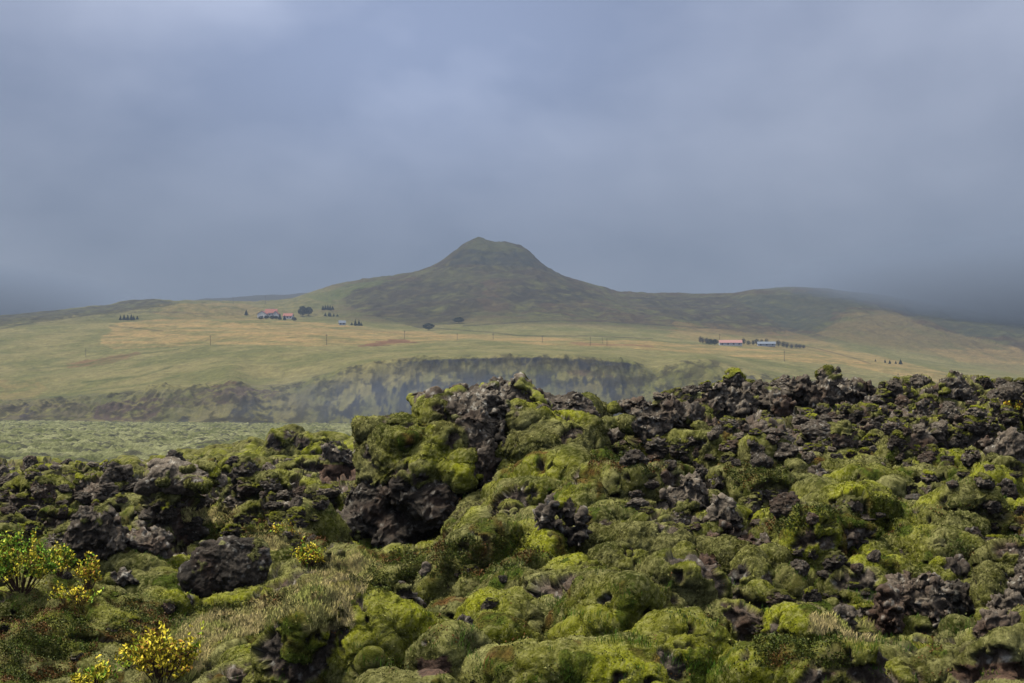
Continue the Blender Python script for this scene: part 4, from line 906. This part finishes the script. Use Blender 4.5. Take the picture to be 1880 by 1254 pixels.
house('red_roofed_barn', 'long white barn with a faded red roof on the right hand farm', 'barn', 1341, 635, 41 * mpp(1341, 635), 9, 3.0, 2.6, math.radians(-3), W_WALL, W_PINK, 4, group=RG)
house('blue_barn', 'low pale barn with a blue grey roof right of the red roofed barn', 'barn', 1407, 636, 32 * mpp(1407, 636), 8, 2.6, 2.1, math.radians(-5), W_GREYW, W_BLUE, 3, group=RG)

M_FAR = cover_mat('far_foliage', .9, 0, 1.2, .1, .05, .3); M_BARK = plain_mat('bark', (.06, .045, .035))
def tube(p, q, r0, r1, n=6):
    p, q = np.array(p, float), np.array(q, float); d = q - p; d /= np.linalg.norm(d); a = np.cross(d, [.3, .9, .2]); a /= np.linalg.norm(a); b = np.cross(d, a)
    t = np.linspace(0, 2 * np.pi, n, endpoint=False); c_ = np.cos(t)[:, None] * a + np.sin(t)[:, None] * b
    V = np.concatenate([p + r0 * c_, q + r1 * c_]); k = np.arange(n)
    return V.astype(f32), np.stack([k, (k + 1) % n, n + (k + 1) % n, n + k], 1)
def tree_proto(kind, seed):
    r = np.random.default_rng(seed); n = 700
    if kind == 'spruce':      # unit height, unit half width: whorls of drooping needle sprays
        h = .08 + .92 * r.random(n) ** 1.25; rad = (1.03 - h) * (.75 + .25 * np.abs(np.sin(h * 40))) * np.sqrt(r.random(n)) * .5; s_ = .10 * (1.15 - h); colr = np.array([.022, .036, .020])
    elif kind == 'round':
        u_ = r.normal(size=(n, 3)); u_ /= np.linalg.norm(u_, axis=1)[:, None]; u_ *= (.35 + .65 * r.random(n) ** .5)[:, None]
        h = .56 + .42 * u_[:, 2]; rad = None; s_ = np.full(n, .07); colr = np.array([.026, .036, .024])
    else:                      # leafless brownish shrubby tree
        u_ = r.normal(size=(n, 3)); u_ /= np.linalg.norm(u_, axis=1)[:, None]; u_ *= (.3 + .7 * r.random(n))[:, None]
        h = .52 + .46 * u_[:, 2]; rad = None; s_ = np.full(n, .05); colr = np.array([.050, .048, .038])
    th = r.uniform(0, 2 * np.pi, n)
    if rad is not None: c_ = np.stack([rad * np.cos(th), rad * np.sin(th), h], 1)
    else: c_ = np.stack([u_[:, 0] * .5 * (1 + .25 * np.sin(5 * h + seed)), u_[:, 1] * .5, h], 1)
    d1 = r.normal(size=(n, 3)); d2 = r.normal(size=(n, 3))
    if kind == 'bare': d1[:, 2] = np.abs(d1[:, 2]) * 2; 
    d1 /= np.linalg.norm(d1, axis=1)[:, None]; d2 /= np.linalg.norm(d2, axis=1)[:, None]; s1 = s_[:, None]
    V = np.stack([c_ - d1 * s1, c_ + d2 * s1 * .6, c_ + d1 * s1, c_ - d2 * s1 * .6], 1).reshape(-1, 3)
    Q = np.arange(n * 4).reshape(n, 4); col = np.repeat(colr[None] * (.5 + r.random((n, 1))), 4, 0)
    crown = make_mesh('crown', V, Q, col, False, M_FAR)
    ps = [tube((0, 0, -.05), (0, 0, .62), .022, .010)] + [tube((0, 0, .25 + .08 * k), (.28 * math.cos(k * 2.1), .28 * math.sin(k * 2.1), .55 + .06 * k), .010, .003) for k in range(5)]
    v, q = join(ps); return crown, make_mesh('trunk', v, q, None, True, M_BARK)
PROTO = {k: [tree_proto(k, 5 * i + j) for j in range(3)] for i, k in enumerate(('spruce', 'round', 'bare'))}
tn = [0]
def tree(kind, px, row, hpx, wpx, label, group=None):
    x, y, z = bhit(px, row); k = y / F; cr_, tr_ = PROTO[kind][tn[0] % 3]; tn[0] += 1
    o = thing({'spruce': 'spruce_tree', 'round': 'broadleaf_tree', 'bare': 'birch_tree'}[kind], label, 'tree', (x, y, z - .1), tn[0] * 1.3, group)
    o.scale = (wpx * k, wpx * k, hpx * k); link('crown', cr_, o); link('trunk', tr_, o)
def row_of(kind, items, what, group):
    items = sorted(items)
    for n_, (px, row, h, w_) in enumerate(items):
        pos = 'leftmost' if n_ == 0 else 'rightmost' if n_ == len(items) - 1 else ORD[n_] + ' from the left'
        tree(kind, px, row, h, w_, f'{what[0]}, {pos} {what[1]}', group)
row_of('spruce', [(222,588,10,7),(228,588,12,8),(234,588,11,8),(240,588,12,8),(246,588,9,7),(251,587,8,6)], ('dark spruce', 'in the clump at the left end of the hillside'), 'spruces in the far left clump')
tree('spruce', 452, 579, 12, 8, 'single dark spruce just left of the white hillside farm')
row_of('round', [(478,587,7,9),(490,586,7,10),(500,587,8,10),(508,587,7,9),(540,589,7,10)], ('dark garden tree', 'in front of the white hillside farm'), 'garden trees of the hillside farm')
row_of('spruce', [(514,587,12,8),(522,588,10,7)], ('pointed dark spruce', 'of two before the right part of the hillside farm'), 'garden spruces of the hillside farm')
tree('round', 556, 582, 20, 18, 'biggest dark round tree, right of the white hillside farm'); tree('round', 566, 580, 17, 15, 'broad dark tree leaning on the biggest round tree')
row_of('spruce', [(594,569,9,7),(598,569,10,7),(602,570,11,7),(606,570,10,7),(610,569,8,7)], ('dark spruce', 'in the upper clump on the green slope'), 'spruces in the upper slope clump')
row_of('spruce', [(597,581,7,6),(603,581,8,6),(607,582,8,6),(612,581,6,5),(620,581,5,6)], ('little dark spruce', 'in the thin row under the upper clump'), 'spruces in the thin row')
row_of('spruce', [(645,597,6,6),(652,598,12,8),(658,598,12,8),(663,598,7,6)], ('dark spruce', 'in the clump right of the tiny white cottage'), 'spruces by the cottage')
tree('round', 787, 607, 14, 20, 'broad dark tree at the foot of the mountain'); tree('round', 842, 594, 12, 20, 'broad dark tree higher on the mountain foot')
row_of('bare', [(1286,630,13,8),(1291,631,12,7),(1298,632,13,9)], ('brown thin tree', 'left of the red roofed barn'), 'thin trees left of the barn')
row_of('round', [(1304,634,12,14),(1313,634,12,12)], ('dense dark tree', 'of two touching the red roofed barn'), 'dense trees by the barn')
row_of('bare', [(1366,633,13,9),(1374,634,10,9),(1382,634,10,8),(1390,633,12,8),(1398,633,11,8),(1408,632,11,8)], ('brown thin tree', 'between and behind the two barns'), 'thin trees between the barns')
row_of('bare', [(1430,637,14,10),(1437,638,12,10),(1445,639,11,10),(1453,640,9,10),(1461,640,9,10),(1469,640,8,9),(1476,640,7,8)], ('brown thin tree', 'in the row right of the blue roofed barn'), 'thin trees right of the barns')
row_of('spruce', [(1607,664,5,4),(1625,666,7,5),(1634,668,8,6),(1645,668,6,5),(1653,669,11,8)], ('small dark spruce', 'in the open row on the right slope'), 'spruces in the open row')

def pole(px, rt, rf, label, h_frame=False):
    x, y, z = bhit(px, rf); k = y / F; h = max((rf - rt) * k, 5); r = .16 + .075 * k
    o = thing('power_pole', label, 'power pole', (x, y, z - .3), px * .01, 'wooden power poles across the hillside')
    v, q = tube((0, 0, 0), (0, 0, h + .3), r, r * .75, 8); link('pole', make_mesh('pole', v, q, None, True, W_POLE), o)
    v, q = box(-1.1, 1.1, -.10 - r, .10 - r, h - .75, h - .5); arm = link('crossarm', make_mesh('crossarm', v, q, None, False, W_POLE), o)
    for t in (-.95, 0, .95):
        v, q = tube((t, -r, h - .5), (t, -r, h - .15), .09, .06, 6); link('insulator', make_mesh('insulator', v, q, None, True, W_IRON), arm)
PL = sorted([(158,640,656),(386,616,635),(429,545,560),(487,544,560),(600,614,634),(743,607,622),(840,612,624),(905,612,624),(996,616,630),(1084,618,635),(1106,620,631),(1115,621,635),(1322,613,632),(1441,644,664),(1650,686,700)])
for n_, (px, a_, b_) in enumerate(PL):
    pole(px, a_, b_, f'thin wooden power pole on the hillside, {"leftmost of all" if n_ == 0 else "rightmost of all" if n_ == len(PL) - 1 else ORD[n_] + " from the left"}')
# ------------------------------------------------------------------ grass, heath sprigs, willow shrubs
M_LEAF = cover_mat('leaf', .55, 0, 40, .01, .25, .15); M_STEM = plain_mat('willow_stem', (.085, .05, .03)); M_BLADE = cover_mat('grass_blade', .8, 0, 40, .01, .1, .12)
def poly_points(polys, n, seed):
    r = np.random.default_rng(seed); out = []
    A = [max(1, (max(p[0] for p in q) - min(p[0] for p in q)) * (max(p[1] for p in q) - min(p[1] for p in q))) for q in polys]
    for q, a_ in zip(polys, A):
        m = int(n * a_ / sum(A)); x = r.uniform(min(p[0] for p in q), max(p[0] for p in q), m); y = r.uniform(min(p[1] for p in q), max(p[1] for p in q), m)
        wx_ = x + 16 * perlin2(x / 50, y / 30, 401); wy_ = y + 10 * perlin2(x / 40, y / 30, 402)
        k = in_poly(wx_, wy_, q); out.append(np.stack([x[k], y[k]], 1))
    return np.concatenate(out)
def blades(name, label, B, L0, W0, col, seed, lean=.45, kind='stuff'):
    r = np.random.default_rng(seed); n = len(B); L = L0 * (.5 + r.random(n)); th = r.uniform(0, 2 * np.pi, n); ln = lean * r.random(n)
    dirv = np.stack([np.cos(th) * ln, np.sin(th) * ln, np.ones(n)], 1); side = np.stack([-np.sin(th + .6), np.cos(th + .6) * .3, np.zeros(n)], 1) * W0
    droop = np.stack([np.cos(th) * ln, np.sin(th) * ln, -.25 * ln], 1)
    a, b = B - side, B + side; m = B + dirv * (L * .55)[:, None]; t = B + dirv * L[:, None] + droop * (L * .6)[:, None]
    V = np.stack([a, b, m + side * .7, m - side * .7, t], 1).reshape(-1, 3); k = np.arange(n) * 5
    o = link(name, make_mesh(name, V, [np.stack([k, k + 1, k + 2, k + 3], 1), np.stack([k + 3, k + 2, k + 4], 1)], np.repeat(col, 5, 0), False, M_BLADE)); return tag(o, label, 'grass', None, kind)
gp = poly_points(GRASS_AREAS, 80000, 1); B = hits(gp); cg = fbm2(B[:, 0] / .3, B[:, 1] / .3, 2, 9)
gc = mix(np.array([.78, .62, .27]), np.array([.46, .48, .12]), np.clip(.35 + 1.6 * cg, 0, 1)) * (.45 + .9 * RNG.random((len(B), 1)))
blades('dry_grass', 'pale straw coloured dry grass on the slope by the black boulder', B, .034, .0024, gc, 2)
# thin green grass in hollows
gx = RNG.uniform(0, 1880, 60000); gy = RNG.uniform(880, 1254, 60000); dens = fbm2(gx / 90, gy / 40, 3, 403); k_ = dens > .22
B = hits(np.stack([gx[k_], gy[k_]], 1)); B = B[B[:, 1] < 22]
blades('green_grass', 'short fresh green grass between the moss cushions', B, .035, .0018, np.array([.06, .13, .012]) * (.5 + RNG.random((len(B), 1))), 3, .6)
# heath: crowberry and blueberry sprigs
def leaves(C_, size, cols, seed, up=.5, asp=.45):
    r = np.random.default_rng(seed); n = len(C_); d1 = r.normal(size=(n, 3)); d1[:, 2] = np.abs(d1[:, 2]) + up; d1 /= np.linalg.norm(d1, axis=1)[:, None]
    d2 = np.cross(d1, r.normal(size=(n, 3))); d2 /= np.linalg.norm(d2, axis=1)[:, None]; nn = np.cross(d1, d2); s_ = size * (.6 + .8 * r.random((n, 1)))
    V = np.stack([C_, C_ + d1 * s_ * .5 + d2 * s_ * asp + nn * s_ * .12, C_ + d1 * s_, C_ + d1 * s_ * .5 - d2 * s_ * asp + nn * s_ * .12], 1).reshape(-1, 3)
    k = np.arange(n) * 4; return V, np.concatenate([np.stack([k, k + 1, k + 2], 1), np.stack([k, k + 2, k + 3], 1)]), np.repeat(cols, 4, 0)
hp = poly_points(HEATH_AREAS, 150000, 5); hp2 = np.stack([RNG.uniform(0, 1880, 60000), RNG.uniform(800, 1254, 60000)], 1); hp2 = hp2[fbm2(hp2[:, 0] / 70, hp2[:, 1] / 35, 3, 405) > .26]
hp = hp[fbm2(hp[:, 0] / 40, hp[:, 1] / 22, 3, 409) + .5 * (RNG.random(len(hp)) - .5) > -.08]; hp = np.concatenate([hp, hp2]); B = hits(hp); k_ = B[:, 1] < 30; B = B[k_]
hh_ = np.clip(.35 + 1.1 * fbm2(B[:, 0] / .3, B[:, 1] / .3, 2, 406), .05, 1) * .05 * RNG.random(len(B)) ** .7
cn = fbm2(B[:, 0] / .35, B[:, 1] / .35, 3, 407) + .35 * (RNG.random(len(B)) - .5)
hc = mix(np.array([.065, .090, .012]), np.array([.17, .075, .020]), sstep(.0, .35, cn)) ; hc = mix(hc, np.array([.13, .14, .02]), sstep(.1, .4, -cn)) * (.45 + 1.0 * RNG.random((len(B), 1)))
V, T, cc = leaves((B + np.stack([0 * hh_, 0 * hh_, hh_], 1)).astype(f32), .013 * (B[:, 1:2] / 12) ** .5, hc, 6)
tag(link('heath', make_mesh('heath', V, T, cc, False, M_LEAF)), 'low dark green and rust coloured heath between the moss cushions', 'heath', None, 'stuff')

def shrub(px, row, wpx, hpx, label, yel=.6, nst=26, nl=900, D=None, red=.0, lsz=.030):
    r = np.random.default_rng(int(px * 7 + row)); x, y, z = hit(px, row)[:3]; k = y / F; R, Hh = wpx * k / 2, hpx * k
    o = thing('willow_shrub', label, 'shrub', (x, y + .1, z - .02), 0, None); ps, tips = [], []
    for _ in range(nst):
        a = r.uniform(0, 2 * np.pi); q = R * math.sqrt(r.random()) ; top = Hh * (1 - .45 * (q / R) ** 2) * r.uniform(.6, 1.05)
        p0 = np.array([.12 * q * math.cos(a), .12 * q * math.sin(a), 0]); p2 = np.array([q * math.cos(a), q * math.sin(a) * .8, top]); p1 = (p0 + p2) / 2 + r.normal(size=3) * .1 * R + np.array([0, 0, .05 * Hh])
        ps += [tube(p0, p1, .005, .0035, 5), tube(p1, p2, .0035, .0015, 5)]
        for t in np.linspace(.1, 1, 8): tips.append(p1 + (p2 - p1) * t)
        for _k in range(3):
            s0 = p1 + (p2 - p1) * r.uniform(0, .8); e = s0 + (p2 - p1) * .3 + r.normal(size=3) * .22 * R; e[2] = max(e[2], s0[2] * .8); ps.append(tube(s0, e, .0022, .001, 4))
            for t in np.linspace(.2, 1, 5): tips.append(s0 + (e - s0) * t)
    v, q = join(ps); link('stems', make_mesh('stems', v, q, None, True, M_STEM), o)
    tips = np.array(tips); idx = r.integers(0, len(tips), nl); Cn = tips[idx] + r.normal(size=(nl, 3)) * .010
    clump = r.random(len(tips) // 23 + 2)[np.minimum(idx // 23, len(tips) // 23)]
    yy = np.clip(yel + .9 * (clump - .5) + .35 * (r.random(nl) - .5), 0, 1)
    lc = mix(np.array([.24, .44, .030]), np.array([.85, .68, .045]), sstep(.25, .75, yy)); lc = mix(lc, np.array([.45, .16, .03]), (r.random(nl) < red + .05).astype(float) * .8) * (.6 + .7 * r.random((nl, 1)))
    V, T, cc = leaves(Cn.astype(f32), lsz, lc, int(px), .35, .3); link('foliage', make_mesh('foliage', V, T, cc, False, M_LEAF), o)
    return o
shrub(292, 1262, 140, 122, 'bushy yellow leaved willow at the bottom left, the most golden one', .80, 44, 1900, red=.1)
shrub(165, 1268, 80, 50, 'low yellow green willow at the bottom edge left of the golden willow', .6, 22, 700)
shrub(235, 1235, 60, 52, 'small sparse yellow willow touching the golden willow', .7, 10, 200)
shrub(30, 1092, 160, 118, 'wide bright green and yellow willow at the left edge', .33, 60, 3600)
shrub(105, 1060, 70, 60, 'loose green willow right of the left edge willow', .5, 24, 800)
shrub(152, 1088, 56, 78, 'upright yellow and brown willow beside the mossy rocks', .62, 18, 520, red=.12)
shrub(130, 1102, 110, 24, 'creeping yellow willow at the foot of the left edge willows', .72, 20, 560)
shrub(565, 1040, 74, 42, 'rusty yellow low willow left of the domed outcrop', .62, 28, 1100, red=.15, lsz=.024)
shrub(520, 985, 70, 26, 'low orange tinted willow behind the black boulder', .75, 16, 420, red=.2, lsz=.024)
shrub(1622, 765, 16, 20, 'tiny bright yellow willow sprig among the ridge rocks', .95, 6, 60, lsz=.05)
shrub(1862, 755, 40, 22, 'small yellow and red willow among the ridge rocks at the right edge', .8, 10, 160, red=.3, lsz=.04)
# ------------------------------------------------------------------ air, sky, sun, camera
def haze_box():
    x0, x1, y0, y1, z0, z1 = -9000, 9000, -60, 15500, -16, 420
    V = [(x, y, z) for z in (z0, z1) for y in (y0, y1) for x in (x0, x1)]
    Qh = [(0, 2, 3, 1), (4, 5, 7, 6), (0, 1, 5, 4), (2, 6, 7, 3), (0, 4, 6, 2), (1, 3, 7, 5)]
    m = bpy.data.materials.new('haze'); m.use_nodes = True; nt = m.node_tree; nt.nodes.clear()
    m.cycles.volume_sampling = 'MULTIPLE_IMPORTANCE'
    out = nt.nodes.new('ShaderNodeOutputMaterial'); v = nt.nodes.new('ShaderNodeVolumePrincipled')
    v.inputs['Color'].default_value = (.36, .45, .60, 1); v.inputs['Density'].default_value = HAZE; v.inputs['Anisotropy'].default_value = .0
    nt.links.new(v.outputs[0], out.inputs['Volume'])
    tag(link('haze', make_mesh('haze', V, np.array(Qh), None, False, m)), 'pale blue haze thickening with distance over the whole land', 'haze', None, 'stuff')
HAZE = .00020
haze_box()
def mist(label, px, row, D, rx, ry, rz, dens):
    V, T = ICO3; k = D / F
    m = bpy.data.materials.new('mist'); m.use_nodes = True; nt = m.node_tree; nt.nodes.clear()
    out = nt.nodes.new('ShaderNodeOutputMaterial'); v = nt.nodes.new('ShaderNodeVolumePrincipled'); v.inputs['Color'].default_value = (.37, .455, .62, 1); v.inputs['Density'].default_value = dens
    nt.links.new(v.outputs[0], out.inputs['Volume'])
    tc = nt.nodes.new('ShaderNodeTexCoord'); ln = nt.nodes.new('ShaderNodeVectorMath'); ln.operation = 'LENGTH'; nt.links.new(tc.outputs['Object'], ln.inputs[0])
    mr = nt.nodes.new('ShaderNodeMapRange'); mr.interpolation_type = 'SMOOTHSTEP'; mr.inputs['From Min'].default_value = 1.0; mr.inputs['From Max'].default_value = .15
    mr.inputs['To Min'].default_value = 0; mr.inputs['To Max'].default_value = dens; nt.links.new(ln.outputs['Value'], mr.inputs['Value']); nt.links.new(mr.outputs['Result'], v.inputs['Density'])
    o = link('mist', make_mesh('mist', V, T, None, True, m)); o.location = ((px - CX) * k, D, (HZ - row) * k); o.scale = (rx * k, ry, rz * k); tag(o, label, 'mist', None, 'stuff')
mist('bluish river mist hanging along the foot of the cliff', 830, 735, 850, 520, 52, 80, .0060)
mist('low cloud swallowing the right end of the mountain ridge', 1920, 540, 2500, 600, 700, 95, .0230)
mist('low cloud swallowing the left end of the hills', -40, 548, 2700, 330, 600, 60, .0120)

SUN_EL, SUN_AZ = 60, 262     # degrees; azimuth from north (+Y) clockwise
w = bpy.data.worlds.new('World'); bpy.context.scene.world = w; w.use_nodes = True
nt = w.node_tree; nt.nodes.clear(); L = nt.links.new
out = nt.nodes.new('ShaderNodeOutputWorld')
sky = nt.nodes.new('ShaderNodeTexSky'); sky.sky_type = 'NISHITA'; sky.sun_disc = False
sky.sun_elevation = math.radians(SUN_EL); sky.sun_rotation = math.radians(SUN_AZ)
bg1 = nt.nodes.new('ShaderNodeBackground'); bg1.inputs['Strength'].default_value = .08; L(sky.outputs[0], bg1.inputs['Color'])
tc = nt.nodes.new('ShaderNodeTexCoord'); sep = nt.nodes.new('ShaderNodeSeparateXYZ'); L(tc.outputs['Generated'], sep.inputs[0])
def M(op, a=None, b=None, va=None, vb=None):
    n = nt.nodes.new('ShaderNodeMath'); n.operation = op
    if a is not None: L(a, n.inputs[0])
    if b is not None: L(b, n.inputs[1])
    if va is not None: n.inputs[0].default_value = va
    if vb is not None: n.inputs[1].default_value = vb
    return n.outputs[0]
zc = M('MAXIMUM', sep.outputs[2], vb=0.0)
den = M('ADD', zc, vb=.34)
cx = M('DIVIDE', sep.outputs[0], den); cy = M('DIVIDE', sep.outputs[1], den)
comb = nt.nodes.new('ShaderNodeCombineXYZ'); L(cx, comb.inputs[0]); L(cy, comb.inputs[1])
mp = nt.nodes.new('ShaderNodeMapping'); mp.inputs['Location'].default_value = (3.1, 1.7, 0); mp.inputs['Scale'].default_value = (1.5, 1.5, 2.8); L(tc.outputs['Generated'], mp.inputs[0])
nz = nt.nodes.new('ShaderNodeTexNoise'); nz.inputs['Scale'].default_value = 2.3; nz.inputs['Detail'].default_value = 5; nz.inputs['Roughness'].default_value = .5; nz.inputs['Distortion'].default_value = .1
L(mp.outputs[0], nz.inputs['Vector'])
cr = nt.nodes.new('ShaderNodeValToRGB'); e = cr.color_ramp.elements; e[0].position = .34; e[1].position = .68
e[0].color = (.146, .177, .270, 1); e[1].color = (.330, .362, .470, 1); L(nz.outputs['Fac'], cr.inputs['Fac'])
# an overcast dome is about three times as bright overhead as at the horizon
z2 = M('MULTIPLY', zc, zc); z3 = M('MULTIPLY_ADD', zc, vb=1.0); z3.node.inputs[2].default_value = .40
zf = M('MULTIPLY_ADD', z2, vb=1.0); L(z3, zf.node.inputs[2])
# a thinner, brighter patch of cloud high in the middle
qx = M('ADD', sep.outputs[0], vb=.07); qx = M('MULTIPLY', qx, vb=5.0); qx = M('MULTIPLY', qx, qx)
qz = M('SUBTRACT', sep.outputs[2], vb=.235); qz = M('MULTIPLY', qz, vb=10.0); qz = M('MULTIPLY', qz, qz)
qs = M('ADD', qx, qz); qs = M('MULTIPLY', qs, vb=-1.0); qs = M('EXPONENT', qs); qs = M('MULTIPLY', qs, vb=.52); zf = M('ADD', zf, qs)
vm = nt.nodes.new('ShaderNodeVectorMath'); vm.operation = 'SCALE'; L(cr.outputs['Color'], vm.inputs[0]); L(zf, vm.inputs['Scale'])
bg2 = nt.nodes.new('ShaderNodeBackground'); # overhead the cloud is neutral grey, low down it is blue
gm_ = nt.nodes.new('ShaderNodeMix'); gm_.data_type = 'RGBA'; zs_ = M('SUBTRACT', zc, vb=.3); zb_ = M('MULTIPLY', zs_, vb=2.2); zb_.node.use_clamp = True; L(zb_, gm_.inputs['Factor'])
L(vm.outputs[0], gm_.inputs['A']); hs = nt.nodes.new('ShaderNodeVectorMath'); hs.operation = 'MULTIPLY'; hs.inputs[1].default_value = (1.12, 1.0, .72); L(vm.outputs[0], hs.inputs[0]); L(hs.outputs[0], gm_.inputs['B'])
L(gm_.outputs['Result'], bg2.inputs['Color']); bg2.inputs['Strength'].default_value = 1.0
mx = nt.nodes.new('ShaderNodeMixShader'); mx.inputs[0].default_value = .9; L(bg1.outputs[0], mx.inputs[1]); L(bg2.outputs[0], mx.inputs[2])
L(mx.outputs[0], out.inputs['Surface'])
w.cycles.sampling_method = 'AUTOMATIC'

sl = bpy.data.lights.new('sun', 'SUN'); sl.energy = 2.8; sl.angle = math.radians(18); sl.color = (1.0, .93, .80)
so = bpy.data.objects.new('sun', sl); C.objects.link(so)
el, az = math.radians(SUN_EL), math.radians(SUN_AZ)
so.rotation_euler = Vector((-math.sin(az) * math.cos(el), -math.cos(az) * math.cos(el), -math.sin(el))).to_track_quat('-Z', 'Y').to_euler()

cam = bpy.data.cameras.new('camera'); co = bpy.data.objects.new('camera', cam); C.objects.link(co)
co.location = (0, 0, 0); co.rotation_euler = (math.radians(90), 0, 0)
cam.sensor_width = 36; cam.lens = F / 1880 * 36; cam.shift_y = (HZ - 627) / 1880; cam.clip_start = .1; cam.clip_end = 40000
sc = bpy.context.scene; sc.camera = co
sc.view_settings.view_transform = 'Standard'; sc.view_settings.look = 'None'; sc.view_settings.exposure = .92; sc.view_settings.gamma = 1
sc.render.engine = 'CYCLES'
cy_ = sc.cycles; cy_.max_bounces = 4; cy_.diffuse_bounces = 0; cy_.glossy_bounces = 1; cy_.transmission_bounces = 2; cy_.volume_bounces = 0; cy_.transparent_max_bounces = 8
cy_.caustics_reflective = False; cy_.caustics_refractive = False
cy_.use_denoising = True; cy_.volume_step_rate = 2; cy_.denoiser = 'OPENIMAGEDENOISE'; cy_.denoising_input_passes = 'RGB_ALBEDO_NORMAL'
